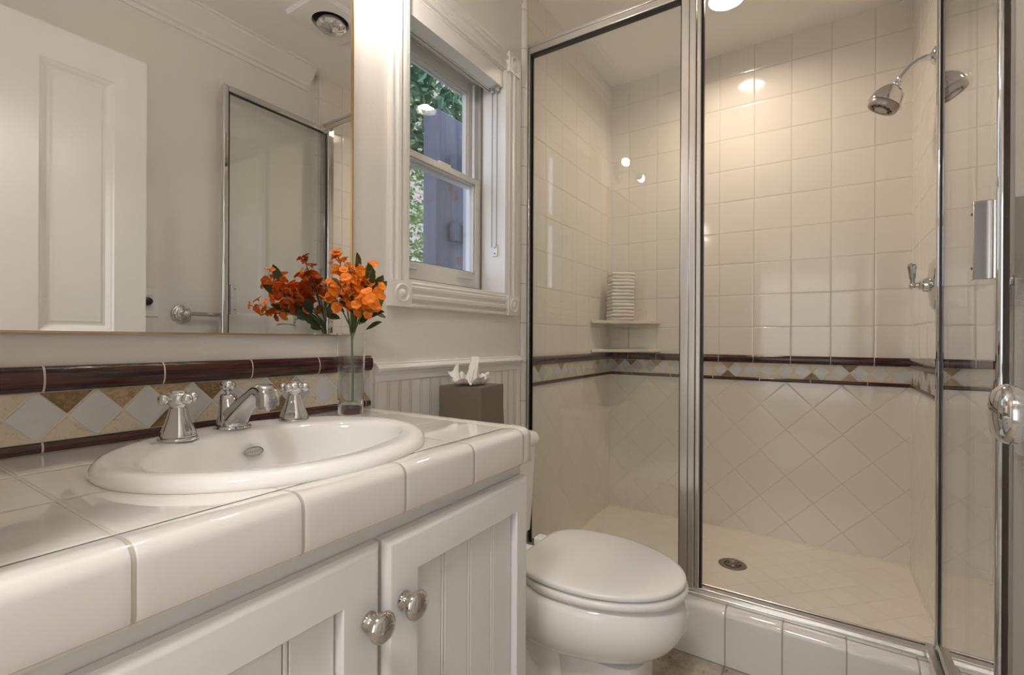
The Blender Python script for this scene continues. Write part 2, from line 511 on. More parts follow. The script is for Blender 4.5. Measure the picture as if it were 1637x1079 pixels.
# shower curb
cv = [(1.555 + .035, .0), (1.59, .145)] + [(1.59 + .022*(1-math.cos(R(a))), .145 + .022*math.sin(R(a))) for a in (20, 40, 60, 90)] + [(1.72, .167), (1.72, .0)]
w = MB(); w.prism(cv, lambda p, q, a: (p, a, q), YP + .028, YW - .001)
st('trim_8', w, M['t_curb'], ang=40)
# caulk line round the shower floor
w = MB()
w.add([(XB-.007,YT,.06),(XB-.007,YW,.06),(XB,YW,.067),(XB,YT,.067)], [(0,1,2,3)])
w.add([(1.70,YW-.006,.06),(XB,YW-.006,.06),(XB,YW,.066),(1.70,YW,.066)], [(0,1,2,3)])
w.add([(1.70,YT+.007,.06),(XB,YT+.007,.06),(XB,YT,.067),(1.70,YT,.067)], [(0,1,2,3)])
st('trim_9', w, simple('cream_caulk', (.74,.69,.60), .5, var=.1, nscale=40), sm=False)

# ------------------------------------------------------------------ liner and mosaic bands
def clip(poly, lo, hi):
    for sgn, lim in ((1, lo), (-1, -hi)):
        out = []
        for i in range(len(poly)):
            a, b = poly[i], poly[(i+1) % len(poly)]
            ia, ib = sgn*a[0] >= lim, sgn*b[0] >= lim
            if ia: out.append(a)
            if ia != ib:
                t = (lim/sgn - a[0])/(b[0]-a[0]); out.append((lim/sgn, a[1] + t*(b[1]-a[1])))
        poly = out
        if not poly: return []
    return poly

def inset(poly, g):
    n = len(poly); A = sum(poly[i][0]*poly[(i+1)%n][1]-poly[(i+1)%n][0]*poly[i][1] for i in range(n))
    if A < 0: poly = poly[::-1]
    out = []
    for i in range(n):
        p0, p1, p2 = [Vector(poly[(i+k) % n]) for k in (-1, 0, 1)]
        d1 = (p1-p0).normalized(); d2 = (p2-p1).normalized()
        n1 = Vector((-d1.y, d1.x)); n2 = Vector((-d2.y, d2.x))
        bis = n1 + n2; bis /= max(.2, bis.dot(n1))
        q = p1 + bis*g; out.append((q.x, q.y))
    return out

def area(poly):
    return abs(sum(poly[i][0]*poly[(i+1)%len(poly)][1]-poly[(i+1)%len(poly)][0]*poly[i][1] for i in range(len(poly))))/2

STONE = ['grout', 'marble', 'marble_grey', 'tan', 'gold_stone', 'brown_stone']
def mosaic(fn, s0, s1, z0, z1, pitch, sv, tops=None, bots=None, seed=1, th=.006):
    """fn(s, z, h) -> world; diamonds between vertices at sv + k*pitch"""
    rnd = random.Random(seed); w = MB()
    w.prism([(s0, z0), (s1, z0), (s1, z1), (s0, z1)], fn, 0, th - .0015, mi=0)
    zm = (z0+z1)/2; k0 = math.floor((s0-sv)/pitch) - 1; k1 = math.ceil((s1-sv)/pitch) + 1
    for k in range(k0, k1):
        a = sv + k*pitch; b = a + pitch; c = (a+b)/2
        items = [([(a, zm), (c, z0), (b, zm), (c, z1)], rnd.choice([1, 1, 2, 1]))]
        tm = rnd.choice([3, 3, 4, 5, 3]); bmi = rnd.choice([3, 3, 4, 5, 3])
        if tops and 0 <= k < len(tops): tm = tops[k]
        if bots and 0 <= k < len(bots): bmi = bots[k]
        items.append(([(a - pitch/2, z1), (a, zm), (c, z1)], tm))
        items.append(([(a - pitch/2, z0), (c, z0), (a, zm)], bmi))
        for poly, mi in items:
            poly = clip(poly, s0 + .0005, s1 - .0005)
            if len(poly) < 3 or area(poly) < 8e-5: continue
            # drop coincident corners
            q = []
            for p in poly:
                if not q or (Vector(p)-Vector(q[-1])).length > 1e-4: q.append(p)
            if (Vector(q[0])-Vector(q[-1])).length < 1e-4: q.pop()
            if len(q) < 3: continue
            pi = inset(q, .0017)
            if area(pi) < 5e-5: continue
            w.prism(pi, fn, th - .0015, th, mi=mi)
    return w

def liner(fn, s0, s1, z0, z1, joints, d=.012):
    """convex glazed liner cut at joints; material 0 glaze, 1 grout"""
    w = MB(); H = z1 - z0
    prof = [(0, 0)] + [(d*(.35+.65*math.sin(R(a))), H*(.5-.5*math.cos(R(a)))) for a in range(0, 181, 15)] + [(0, H)]
    cuts = [s0] + [j for j in sorted(joints) if s0 + .01 < j < s1 - .01] + [s1]
    for a, b in zip(cuts[:-1], cuts[1:]):
        w.prism(prof, lambda p, q, s: fn(s, z0 + q, p), a + (.0014 if a > s0 else 0), b - (.0014 if b < s1 else 0), mi=0)
    prof2 = [(0, 0)] + [(max(0, p - .0012), q) for p, q in prof[1:-1]] + [(0, H)]
    for j in cuts[1:-1]:
        w.prism(prof2, lambda p, q, s: fn(s, z0 + q, p), j - .002, j + .002, mi=1)
    return w

# backsplash behind the basin
bs = thing('tile_backsplash', (.45, 1.0, .82), 'brown and stone diamond tile backsplash behind the basin', 'backsplash')
fL = lambda s, z, h: (s, YW - h, z)
liner(fL, XF1, .853, .916, .955, [.223 + .1575*k for k in range(-1, 4)], .017).build('top_liner', [M['liner_x'], M['grout']], bs, ang=30)
mosaic(fL, XF1, .853, .839, .916, .0712, .180, tops=[3, 5, 4, 4, 5, 3, 4, 3, 3, 3], bots=[3, 3, 3, 5, 3, 3, 5, 3, 3], seed=3).build('diamond_mosaic', [M[k] for k in STONE], bs, sm=False)
liner(fL, XF1, .853, .8225, .839, [.223, .530, .838], .009).build('bottom_liner', [M['liner_x'], M['grout']], bs, ang=30)
# the same band round the shower, part of its walls
for nm, fn, s0, s1, js, jl, dv, seed, lm in (
        ('trim_10', lambda s, z, h: (s, YW - h, z), 1.645, XB, [1.813 + .155*k for k in range(-1, 6)], [1.867 + .19*k for k in range(-1, 5)], 1.745, 5, 'liner_x'),
        ('trim_11', lambda s, z, h: (XB - h, s, z), YT, YW, [.2725 + .1557*k for k in range(-4, 6)], [.0368 + .2089*k for k in range(-2, 6)], .0320, 11, 'liner_y'),
        ('trim_12', lambda s, z, h: (s, YT + h, z), 1.70, XB, [1.76 + .155*k for k in range(0, 6)], [1.85 + .209*k for k in range(0, 5)], 1.72, 8, 'liner_x')):
    e = bpy.data.objects.new(nm, None); COL.objects.link(e); e['kind'] = 'structure'
    liner(fn, s0, s1, BZ[2], BZ[3], js, .013).build('top_liner', [M[lm], M['grout']], e, ang=30)
    mosaic(fn, s0, s1, BZ[1], BZ[2], .0704 if nm == 'trim_11' else .0708, dv, seed=seed, th=.005).build('diamond_mosaic', [M[k] for k in STONE], e, sm=False)
    liner(fn, s0, s1, BZ[0], BZ[1], jl, .008).build('bottom_liner', [M[lm], M['grout']], e, ang=30)

# ------------------------------------------------------------------ window
win = bpy.data.objects.new('window_1', None); win.location = (1.236, 1.0, WZ0); COL.objects.link(win); win['kind'] = 'structure'
def fluted(wd):
    return [(0, 0), (0, .014), (.004, .017), (.010, .017), (.012, .010), (.017, .008), (.021, .012), (.024, .020), (.034, .021), (.037, .012), (.042, .008), (.048, .009),
            (.051, .016), (wd-.014, .017), (wd-.010, .012), (wd-.004, .014), (wd, .012), (wd, 0)]
cw = .073
for nm, fn, a0, a1 in (('side_casing', lambda p, q, a: (WX0 - cw + p, YW - q, a), WZ0, WZ1 - .004), ('side_casing', lambda p, q, a: (WX1 + cw - p, YW - q, a), WZ0, WZ1 - .004),
                       ('bottom_casing', lambda p, q, a: (a, YW - q, WZ0 - cw + p), WX0, WX1), ('top_casing', lambda p, q, a: (a, YW - q, WZ1 + cw - p), WX0, WX1)):
    w = MB(); w.prism(fluted(cw), fn, a0, a1); w.build(nm, M['trim'], win, ang=25)
for cx, cz in ((WX0 - cw/2, WZ0 - cw/2), (WX1 + cw/2, WZ0 - cw/2), (WX0 - cw/2, WZ1 + cw/2 - .004), (WX1 + cw/2, WZ1 + cw/2 - .004)):
    w = MB(); w.box(cx - cw/2 - .001, cx + cw/2 + .001, YW, YW - .024, cz - cw/2, cz + cw/2 - .0005)
    w.lathe([(.027, .0238), (.0265, .028), (.023, .029), (.020, .025), (.015, .0245), (.012, .027), (.008, .0305), (.003, .0315)], (cx, YW, cz), (0, -1, 0), 32, cap0=False)
    w.build('rosette_block', M['trim'], win, ang=30)
# reveal lining, sill and vinyl frame
w = MB()
w.box(WX0 - .004, WX0 + .004, YW - .010, 1.10, WZ0, WZ1).box(WX1 - .004, WX1 + .004, YW - .010, 1.10, WZ0, WZ1)
w.box(WX0, WX1, YW - .01, 1.10, WZ0 - .004, WZ0 + .008)
w.box(WX0, WX1, YW + .0, 1.10, WZ1 - .004, WZ1 + .004)
w.build('reveal', M['trim'], win, bevel=.001)
w = MB()
w.box(WX0 - EX, WX0 + .004, 1.10, 1.235, WZ0, WZ1 + EX).box(WX1 + .018, WX1 + EX, 1.10, 1.172, WZ0, WZ1 + EX)
w.box(WX1 - .004, WX1 + .02, 1.136, 1.140, WZ0, WZ1 + .03)
w.box(WX0, WX1 + .02, 1.098, 1.235, WZ0 - .01, WZ0 + .026).box(WX0, WX1 + .02, 1.140, 1.235, WZ1 - .018, WZ1 + EX).box(WX0, WX1 + .02, 1.10, 1.140, WZ1 - .012, WZ1 + EX)
w.build('window_frame', M['vinyl'], win, bevel=.0015)
w = MB(); w.box(WX1 - .010, WX1 - .003, 1.098, 1.103, WZ0+.026, WZ1-.02)
w.build('track', simple('grey_track', (.22,.20,.18), .5), win)
def sash(y0, y1, x0, x1, z0, z1, sl, sr, sb, stp, nm):
    w = MB()
    for (a, b, c, d) in ((x0, x0 + sl, z0, z1), (x1 - sr, x1, z0, z1), (x0 + sl, x1 - sr, z0, z0 + sb), (x0 + sl, x1 - sr, z1 - stp, z1)):
        w.box(a, b, y0, y1, c, d)
    # glazing bead
    g = .007
    for (a, b, c, d) in ((x0 + sl, x0 + sl + g, z0 + sb, z1 - stp), (x1 - sr - g, x1 - sr, z0 + sb, z1 - stp), (x0 + sl, x1 - sr, z0 + sb, z0 + sb + g), (x0 + sl, x1 - sr, z1 - stp - g, z1 - stp)):
        w.box(a, b, y0 + .006, y1 - .004, c, d)
    o = w.build(nm, M['vinyl'], win, bevel=.0015)
    pa, pb, ym, zl, zu = x0 + sl + g, x1 - sr - g, (y0+y1)/2, z0 + sb + g, z1 - stp - g; tl = .0065 if nm == 'upper_sash' else 0
    p = MB(); p.rings([[(pa, ym, zl), (pb, ym, zl), (pb, ym + .004, zl), (pa, ym + .004, zl)], [(pa, ym + tl, zu), (pb, ym + tl, zu), (pb, ym + tl + .004, zu), (pa, ym + tl + .004, zu)]])
    p.build('pane', M['window_pane'], o, sm=False)
    p2 = MB().box(x0 + sl + g, x1 - sr - g, (y0+y1)/2 + .004, (y0+y1)/2 + .008, z0 + sb + g, z0 + sb + g + .004).build('spacer', M['black'], o, sm=False)
    return o
lo = sash(1.104, 1.134, WX0 + .002, WX1 - .001, 1.193, 1.608, .034, .036, .052, .022, 'lower_sash')
up_ = sash(1.142, 1.172, WX0 - .002, WX1 - .010, 1.585, 1.990, .028, .026, .03, .040, 'upper_sash')
w = MB()
for lx in (1.09, 1.385):
    w.prism([(-.045, 0), (.045, 0), (.040, .010), (.0, .013), (-.040, .010)], lambda p, q, a: (lx + p, 1.104 - q, a), 1.222, 1.230)
w.build('lift', M['vinyl'], lo, bevel=.001)
w = MB().box(1.25, 1.31, 1.108, 1.130, 1.608, 1.618).build('lock', M['vinyl'], lo, bevel=.002)

# roller shade in its box at the head of the window
sh = thing('roller_shade', (1.236, 1.02, 1.93), 'white roller shade box at the head of the window', 'window shade')
w = MB().box(.992, 1.482, 1.002, 1.050, 1.942, 2.002); w.build('fascia', M['trim'], sh, bevel=.0012)
w = MB().box(.994, 1.480, 1.050, 1.058, 1.941, 1.949).box(.994, 1.480, 1.062, 1.066, 1.938, 2.0); w.build('rolled_shade', M['vinyl'], sh, bevel=.001)
w = MB()
for yy in (1.020, 1.044):
    w.lathe([(.003, -.004), (.009, 0), (.009, .012), (.003, .014)], (1.466, yy, 1.930), (0, 0, 1), 12)
w.build('shade_bracket', M['satin'], sh)
w = MB()
for yy, zt, zb in ((1.024, 1.932, 1.352), (1.046, 1.932, 1.348)):
    z = zt; k = 0
    while z > zb:
        w.sphere((1.474, yy, z), .0021, 6, 4); z -= .0062
    w.tube([(1.474, yy, zt), (1.474, yy, zb)], .0006, 4)
w.build('bead_chain', simple('dark_chain', (.16,.13,.12), .3, .8), sh)
w = MB(); w.box(1.476, 1.486, 1.022, 1.044, 1.312, 1.356); w.sphere((1.474, 1.033, 1.350), .008, 12, 8, (.7, 1, 1.2))
clt = w.build('chain_cleat', M['plastic'], sh, bevel=.002)
for yy, zz_ in ((1.033, 1.322), (1.028, 1.354)):
    w = MB(); w.lathe([(.003, 0), (.003, .002)], (1.4765, yy, zz_), (-1, 0, 0), 10); w.build('cleat_screw', M['dark'], clt)

# ------------------------------------------------------------------ outdoors
def siding():
    t = NT('beige_siding'); z = t.xyz()[2]
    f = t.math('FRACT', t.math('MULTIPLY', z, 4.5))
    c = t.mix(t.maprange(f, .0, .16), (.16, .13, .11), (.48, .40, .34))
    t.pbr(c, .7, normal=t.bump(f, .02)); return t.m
def timber():
    t = NT('weathered_timber'); n1 = t.noise(3, 5, .6, vec=t.stretch((6, 6, .6)))
    n2 = t.noise(5, 3)
    c = t.mix(n1, (.075, .08, .115), (.16, .165, .22)); c = t.mix(t.maprange(n2, .62, .70), c, (.13, .065, .045))
    t.pbr(c, .75, normal=t.bump(n1, .004)); return t.m
M['timber'] = timber()
M['ivy'] = simple('garden_leaf', (.20, .30, .09), .5, var=.7, nscale=3.0, sss=.1)
hs = thing('neighbour_house', (5.5, 7.0, 0), 'pale sided house wall far beyond the garden leaves', 'house')
MB().box(4.2, 10.5, 7.0, 7.3, 0, 7.5).build('siding_wall', siding(), hs, sm=False)
w = MB()
for x, z in ((5.6, 1.1), (6.9, 1.1), (5.6, 4.6), (6.9, 4.6)):
    w = MB()
    w.box(x, x + .1, 6.94, 7.0, z, z + 1.4).box(x + .7, x + .8, 6.94, 7.0, z, z + 1.4).box(x, x + .8, 6.94, 7.0, z - .1, z).box(x, x + .8, 6.94, 7.0, z + 1.4, z + 1.5)
    w.build('window_trim', M['trim'], hs, sm=False)
tp = thing('timber_post', (2.5, 2.0, 0), 'weathered blue grey timber post and boards outside the window', 'fence')
w = MB(); w.box(2.21, 2.72, 1.98, 2.10, 0, 2.42); w.build('post', M['timber'], tp, bevel=.01)
w = MB()
for k, z in enumerate((.55, .95, 1.30, 1.62, 2.05)):
    MB().box(2.32, 2.80, 1.93, 1.975, z, z + .11).build('board', M['timber'], tp, bevel=.004)
w = MB(); w.box(2.395, 2.41, 1.90, 1.925, 0, 2.2); w.build('downpipe', simple('white_pipe', (.55,.58,.66), .4), tp)
def leaves(name, n, box, size, seed, mat, parent=None):
    rnd = random.Random(seed); w = MB()
    for i in range(n):
        c = Vector((rnd.uniform(*box[0]), rnd.uniform(*box[1]), rnd.uniform(*box[2])))
        # clumped growth
        cl = math.sin(c.x*7.3 + c.z*3.1) * math.cos(c.z*6.1 - c.y*2.7)
        if cl < rnd.uniform(-1.1, .35): continue
        s = size*rnd.uniform(.6, 1.3)
        a = Vector((rnd.uniform(-1, 1), rnd.uniform(-1, 1), rnd.uniform(-1, .3))).normalized()
        b = a.cross(Vector((rnd.uniform(-1, 1), rnd.uniform(-1, 1), rnd.uniform(-1, 1)))).normalized()
        nn = a.cross(b)*.15*s
        w.add([c - a*s, c - a*.3*s + b*.42*s + nn, c + a*.5*s + b*.34*s + nn, c + a*s, c + a*.5*s - b*.34*s + nn, c - a*.3*s - b*.42*s + nn], [(0, 1, 2, 3), (0, 3, 4, 5)])
    return w
tr = thing('garden_tree', (2.7, 3.1, 0), 'leafy green tree in the garden outside the window', 'tree')
leaves('l', 22000, ((1.6, 4.8), (2.85, 4.6), (.2, 5.4)), .040, 4, M['ivy']).build('foliage', M['ivy'], tr, sm=False, kind='stuff')
w = MB(); w.tube([(2.7, 3.3, 0), (2.75, 3.35, 1.2), (2.85, 3.3, 2.5), (2.7, 3.4, 4)], [.09, .07, .05, .02]); w.tube([(2.75, 3.35, 1.2), (3.2, 3.4, 2.2), (3.5, 3.3, 3.2)], [.04, .03, .015]); w.tube([(2.8, 3.3, 1.8), (2.4, 3.2, 2.7), (2.3, 3.3, 3.4)], [.035, .02, .012])
w.build('trunk', simple('bark', (.12, .09, .07), .9, var=.3), tr)
vn = thing('climbing_vine', (2.2, 2.4, 2.2), 'big leaved vine hanging near the top of the window', 'vine')
leaves('v', 2400, ((1.6, 3.0), (2.25, 2.68), (2.35, 3.6)), .055, 9, M['ivy']).build('foliage', simple('vine_leaf', (.07, .17, .075), .4, var=.5, nscale=4), vn, sm=False, kind='stuff')
w = MB(); w.tube([(2.6, 2.2, 0), (2.62, 2.3, 1.8), (2.5, 2.4, 2.8), (2.0, 2.5, 3.2)], [.02, .018, .014, .008]); w.build('stem', M['stem'], vn)
st('ground', MB().box(-3, 12, 1.3, 12, -.3, -.2), simple('garden_soil', (.16, .14, .10), .9, var=.3), sm=False)

# ------------------------------------------------------------------ vanity
cab = thing('vanity_cabinet', (.45, .75, 0), 'white painted vanity cabinet with two doors under the tiled counter', 'cabinet')
w = MB(); w.box(XF1 + .001, XF1 + .017, .545, .985, .09, .748).box(.829, .845, .545, .985, .09, .748).box(XF1 + .017, .829, .970, .985, .09, .748).box(XF1 + .017, .829, .545, .970, .09, .106).box(XF1 + .001, .830, .60, .985, 0, .09)
w.build('body', M['cabinet'], cab, bevel=.001)
w = MB(); w.box(XF1 + .001, .847, .524, .545, .09, .748)
w.build('face_frame', M['cabinet'], cab, bevel=.002)
def cabinet_door(x0, x1, kx):
    z0, z1, y0 = .105, .721, .500
    s_ = .064; sL, sR = (s_, s_*.72) if kx < (x0+x1)/2 else (s_*.72, s_)
    xa, xb = x0 + sL, x1 - sR; za, zb = z0 + .062, z1 - .062
    def lp(i, y, e=0): return [(x0 + i, y, z0 + i), (x1 - i, y, z0 + i), (x1 - i, y, z1 - i), (x0 + i, y, z1 - i)]
    def li(e, y): return [(xa + e, y, za + e), (xb - e, y, za + e), (xb - e, y, zb - e), (xa + e, y, zb - e)]
    w = MB(); w.rings([li(0, y0 + .022), lp(0, y0 + .022), lp(0, y0 + .009), lp(.002, y0 + .006), lp(.009, y0 + .0006), lp(.012, y0), li(-.002, y0), li(0, y0 + .002), li(0, y0 + .022)], cap0=False, cap1=False)
    d = w.build('door', M['cabinet'], cab, ang=30)
    # beadboard panel made of boards with beads between
    p = MB(); n = 4; g = (xb - xa)/n
    for k in range(n):
        a, b = xa + k*g, xa + (k+1)*g
        p.box(a + .0045, b - .0045, y0 + .0115, y0 + .019, z0 + .06, z1 - .06); p.box(a - .0026, a + .0026, y0 + .0115, y0 + .019, z0 + .06, z1 - .06)
    p.box(xa, xb, y0 + .0165, y0 + .0195, z0 + .06, z1 - .06)
    p.build('beadboard_panel', M['cabinet'], d, bevel=.0012)
    k = MB()
    k.lathe([(.0125, 0), (.0125, .002), (.0085, .004), (.0062, .008), (.0060, .013), (.0095, .018), (.0185, .0215), (.0205, .025), (.0200, .0285), (.0165, .0325), (.0095, .035), (.002, .0357)], (kx, y0, .626), (0, -1, 0), 40)
    k.build('knob', M['nickel'], d, ang=60)
cabinet_door(.066, .4515, .4515 - .0225)
cabinet_door(.4575, .841, .4575 + .034)
# a hairline between doors shows the face frame

# ------------------------------------------------------------------ countertop
ct = thing('tiled_countertop', (.45, .75, .75), 'white tiled countertop with rounded edge tiles around the basin', 'countertop')
SX, SY, SA, SB = .452, .735, .241, .215
def ellpt(a, A=SA*.93, B=SB*.93, cx=SX, cy=SY): return (cx + A*math.cos(a), cy + B*math.sin(a))
X0c, X1c, Y0c, Y1c = XF1 + .001, .806, .5385, .999
N = 96; w = MB(); inner = []; outer = []
angs = [2*math.pi*i/N for i in range(N)]
cor = [math.atan2(y - SY, x - SX) % (2*math.pi) for x in (X0c, X1c) for y in (Y0c, Y1c)]
for c_ in cor:
    k = min(range(len(angs)), key=lambda i: min(abs(angs[i]-c_), 2*math.pi-abs(angs[i]-c_))); angs[k] = c_
for a in angs:
    inner.append(ellpt(a))
    dx, dy = math.cos(a), math.sin(a)
    t = min([(X1c-SX)/dx if dx > 1e-9 else 9, (X0c-SX)/dx if dx < -1e-9 else 9, (Y1c-SY)/dy if dy > 1e-9 else 9, (Y0c-SY)/dy if dy < -1e-9 else 9])
    outer.append((SX + dx*t, SY + dy*t))
vs = [(x, y, .82) for x, y in inner] + [(x, y, .82) for x, y in outer] + [(x, y, .755) for x, y in inner]
fs = []
for i in range(N):
    j = (i+1) % N
    fs.append((i, j, N + j, N + i)); fs.append((i, j, 2*N + j, 2*N + i))
w.add(vs, fs); w.build('top_tiles', M['t_top'], ct, sm=False)
# edge tile profile: offset outward, height
ep = [(0, .760), (0, .8195), (.006, .8205), (.014, .8212), (.022, .8216), (.030, .8212)] + [(.030 + .0165*math.sin(R(a)), .8047 + .0165*math.cos(R(a))) for a in range(15, 91, 15)] + [(.0465, .762), (.0450, .755), (.040, .7515), (.010, .7515)]
def sweep(path, offs):
    """path of ((x,y), outward dir) with mitre"""
    rs = []
    for (x, y), (dx, dy) in path:
        rs.append([(x + dx*p, y + dy*p, z) for p, z in offs])
    return rs
xj = .806
w = MB(); w.rings(sweep([((X0c, .5385), (0, -1)), ((xj, .5385), (0, -1))], ep)); w.build('front_edge_tiles', M['t_edge_x'], ct, ang=40)
w = MB(); rr = []
for a in (0, 18, 36, 54, 72, 90):
    dx, dy = math.sin(R(a)), -math.cos(R(a)); f = 1/max(abs(dx), abs(dy)); f = 1 + (f - 1)*.72
    rr.append(((xj + .0012, .5397), (dx*f, dy*f)))
w.rings(sweep(rr, ep)); w.build('corner_edge_tile', M['glaze'], ct, ang=40)
w = MB(); w.rings(sweep([((xj, .541), (1, 0)), ((xj, .999), (1, 0))], ep)); w.build('side_edge_tiles', M['t_edge_y'], ct, ang=40)
w = MB()
ep2 = [(p - .001 if p > .001 else p, z - .0008 if z > .8 else z + .0008) for p, z in ep]
w.rings(sweep([((xj - .003, .5385), (0, -1)), ((xj + .004, .5385), (0, -1))], ep2)); w.rings(sweep([((xj, .536), (1, 0)), ((xj, .543), (1, 0))], ep2))
w.build('corner_grout', M['grout'], ct, ang=40)
MB().box(X0c, .848, .4985, .512, .749, .7555).box(X0c, .848, .956, .998, .749, .7555).box(.70, .848, .512, .956, .749, .7555).box(X0c, .19, .512, .956, .749, .7555).build('substrate', M['grout'], ct, sm=False)

# ------------------------------------------------------------------ basin
sk = thing('sink_basin', (SX, SY, .82), 'oval white drop-in basin set in the tiled counter', 'sink')
def oval(cx, cy, a, b, z, n=72): return [(cx + a*math.cos(2*math.pi*i/n), cy + b*math.sin(2*math.pi*i/n), z) for i in range(n)]
lv = [(SX, SY, .239, .213, .8195), (SX, SY, .2415, .2155, .8225), (SX, SY, .2405, .2145, .829), (SX, SY, .236, .210, .8345), (SX, SY, .229, .203, .8375), (SX, SY, .220, .194, .8385),
      (SX, SY-.006, .213, .182, .8378), (SX, .718, .206, .150, .8365), (SX, .714, .200, .141, .8350), (SX, .712, .196, .136, .8310), (SX, .711, .192, .132, .822), (SX, .710, .187, .128, .800),
      (SX, .710, .175, .119, .760), (SX, .712, .156, .104, .722), (SX, .715, .122, .080, .694), (SX, .718, .080, .053, .680), (SX, .720, .035, .030, .674), (SX, .720, .020, .020, .673)]
w = MB(); w.rings([oval(*q) for q in lv], cap0=False, cap1=True)
w.build('basin', M['porcelain'], sk, ang=80)
w = MB(); w.lathe([(.021, 0), (.021, .002), (.017, .003), (.014, .001), (.004, .001)], (SX, .720, .6735), (0, 0, 1), 24); w.build('drain', M['chrome'], sk, ang=50)
# overflow badge on the back of the bowl
bd = Vector((SX + .005, .8375, .7995)); nrm = Vector((-.03, -.96, .28)).normalized(); tx = Vector((1, -.03, 0)).normalized(); ty = nrm.cross(tx).normalized()
def badge_ring(a, b, h): return [bd + tx*a*math.cos(2*math.pi*i/40) + ty*b*math.sin(2*math.pi*i/40) + nrm*h for i in range(40)]
w = MB(); w.rings([badge_ring(.0165, .0085, .0035), badge_ring(.0165, .0085, .0072), badge_ring(.0152, .0072, .0074), badge_ring(.0150, .0070, .0062)], cap0=True, cap1=True)
b_ = w.build('badge', M['nickel'], sk, ang=50)
w = MB(); w.rings([badge_ring(.0148, .0068, .0063), badge_ring(.0143, .0064, .0067)]); w.build('badge_plate', simple('badge_grey', (.55,.53,.49), .4, .3), b_)
w = MB()
for k in range(6):
    c_ = bd + tx*(-.0095 + .0038*k) + nrm*.0069
    w.add([c_ - tx*.0011 - ty*.0022, c_ + tx*.0011 - ty*.0022, c_ + tx*.0011 + ty*.0022, c_ - tx*.0011 + ty*.0022], [(0, 1, 2, 3)])
w.build('badge_marks', simple('badge_engraving', (.40,.38,.34), .5), b_, sm=False)

# ------------------------------------------------------------------ tap set
def tap_handle(x, y, z, turn, label):
    t = thing('cross_handle_tap', (x, y, z), label, 'tap handle', 'cross handles of the basin tap')
    w = MB(); w.lathe([(.0275, 0), (.0280, .002), (.0272, .0045), (.0245, .006)], (x, y, z), n=40); w.build('base_ring', M['chrome'], t, ang=40)
    w = MB()
    rs = []
    for r, h in ((.0252, .006), (.0250, .010), (.0222, .018), (.0186, .027), (.0155, .036), (.0132, .046), (.0122, .051)):
        rs.append([(x + r*(1 + .045*math.cos(6*a))*math.cos(a + R(15)), y + r*(1 + .045*math.cos(6*a))*math.sin(a + R(15)), z + h) for a in [2*math.pi*i/48 for i in range(48)]])
    w.rings(rs); w.build('bell', M['chrome'], t, ang=60)
    w = MB(); w.lathe([(.0105, .050), (.0100, .053), (.0125, .056), (.0155, .060), (.0165, .0665), (.0150, .072), (.0105, .0745), (.0110, .0765), (.0080, .0785), (.001, .079)], (x, y, z), n=32)
    for k in range(4):
        a = turn + k*math.pi/2; d = Vector((math.cos(a), math.sin(a), 0)); o = Vector((x, y, z + .0655))
        w.lathe([(.0062, .009), (.0048, .014), (.0050, .0165), (.0078, .0180), (.0086, .0220), (.0076, .0262), (.0045, .0288), (.0015, .0294)], o, d, 20)
    w.build('cross_grip', M['chrome'], t, ang=60)
    return t
TZ = .837
tap_handle(.352, .862, TZ, R(8), 'chrome cross tap handle left of the spout')
tap_handle(.562, .878, TZ, R(30), 'chrome cross tap handle between the spout and the vase')
QX, QY = .452, .893
sp = thing('tap_spout', (QX, QY, TZ), 'chrome basin tap spout with lift knob between the two cross handles', 'tap')
def el(cx, cy, a, b, z): return [(cx + a*math.cos(2*math.pi*i/36), cy + b*math.sin(2*math.pi*i/36), z) for i in range(36)]
w = MB(); w.rings([el(QX, QY, .0300, .028, TZ), el(QX, QY, .0305, .0285, TZ + .002), el(QX, QY, .0292, .027, TZ + .0045), el(QX, QY, .0265, .025, TZ + .006)])
w.build('base_ring', M['chrome'], sp, ang=40)
w = MB()
w.rings([el(QX, QY, .0265, .025, TZ + .006), el(QX, QY, .0262, .0245, TZ + .014), el(QX, QY + .002, .0235, .022, TZ + .022), el(QX, QY + .008, .0195, .0195, TZ + .034), el(QX, QY + .014, .0155, .0150, TZ + .048), el(QX, QY + .016, .0130, .0130, TZ + .058), el(QX, QY + .016, .0100, .0100, TZ + .060)])
w.build('body', M['chrome'], sp, ang=60)
w = MB()
def sprof(c, d, wd, ht, n=28, e=4.0):
    d = Vector(d).normalized(); s_ = Vector((1, 0, 0)); u = s_.cross(d).normalized()
    if u.z < 0: u = -u
    if abs(d.z) > .95: u = Vector((0, -1, 0)) if d.z < 0 else u
    out = []
    for i in range(n):
        a = 2*math.pi*i/n; ca, sa = math.cos(a), math.sin(a)
        k = 1/(abs(ca)**e + abs(sa)**e)**(1/e)
        out.append(Vector(c) + s_*ca*k*wd + u*sa*k*ht)
    return out
path = [((QX, QY - .002, TZ + .012), (0, -.70, .71), .0205, .018), ((QX, QY - .018, TZ + .028), (0, -.78, .62), .0190, .0155), ((QX, QY - .040, TZ + .044), (0, -.82, .57), .0165, .0122), ((QX, QY - .064, TZ + .060), (0, -.84, .54), .0150, .0098),
        ((QX, QY - .084, TZ + .0715), (0, -.90, .42), .0145, .0088), ((QX, QY - .093, TZ + .0745), (0, -.98, .18), .0150, .0100), ((QX, QY - .103, TZ + .0735), (0, -.92, -.40), .0155, .0125), ((QX, QY - .110, TZ + .0685), (0, -.62, -.78), .0156, .0145), ((QX, QY - .112, TZ + .0610), (0, -.15, -1), .0156, .0150), ((QX, QY - .112, TZ + .0490), (0, 0, -1), .0154, .0148)]
w.rings([sprof(*q) for q in path]); w.build('spout_arm', M['chrome'], sp, ang=60)
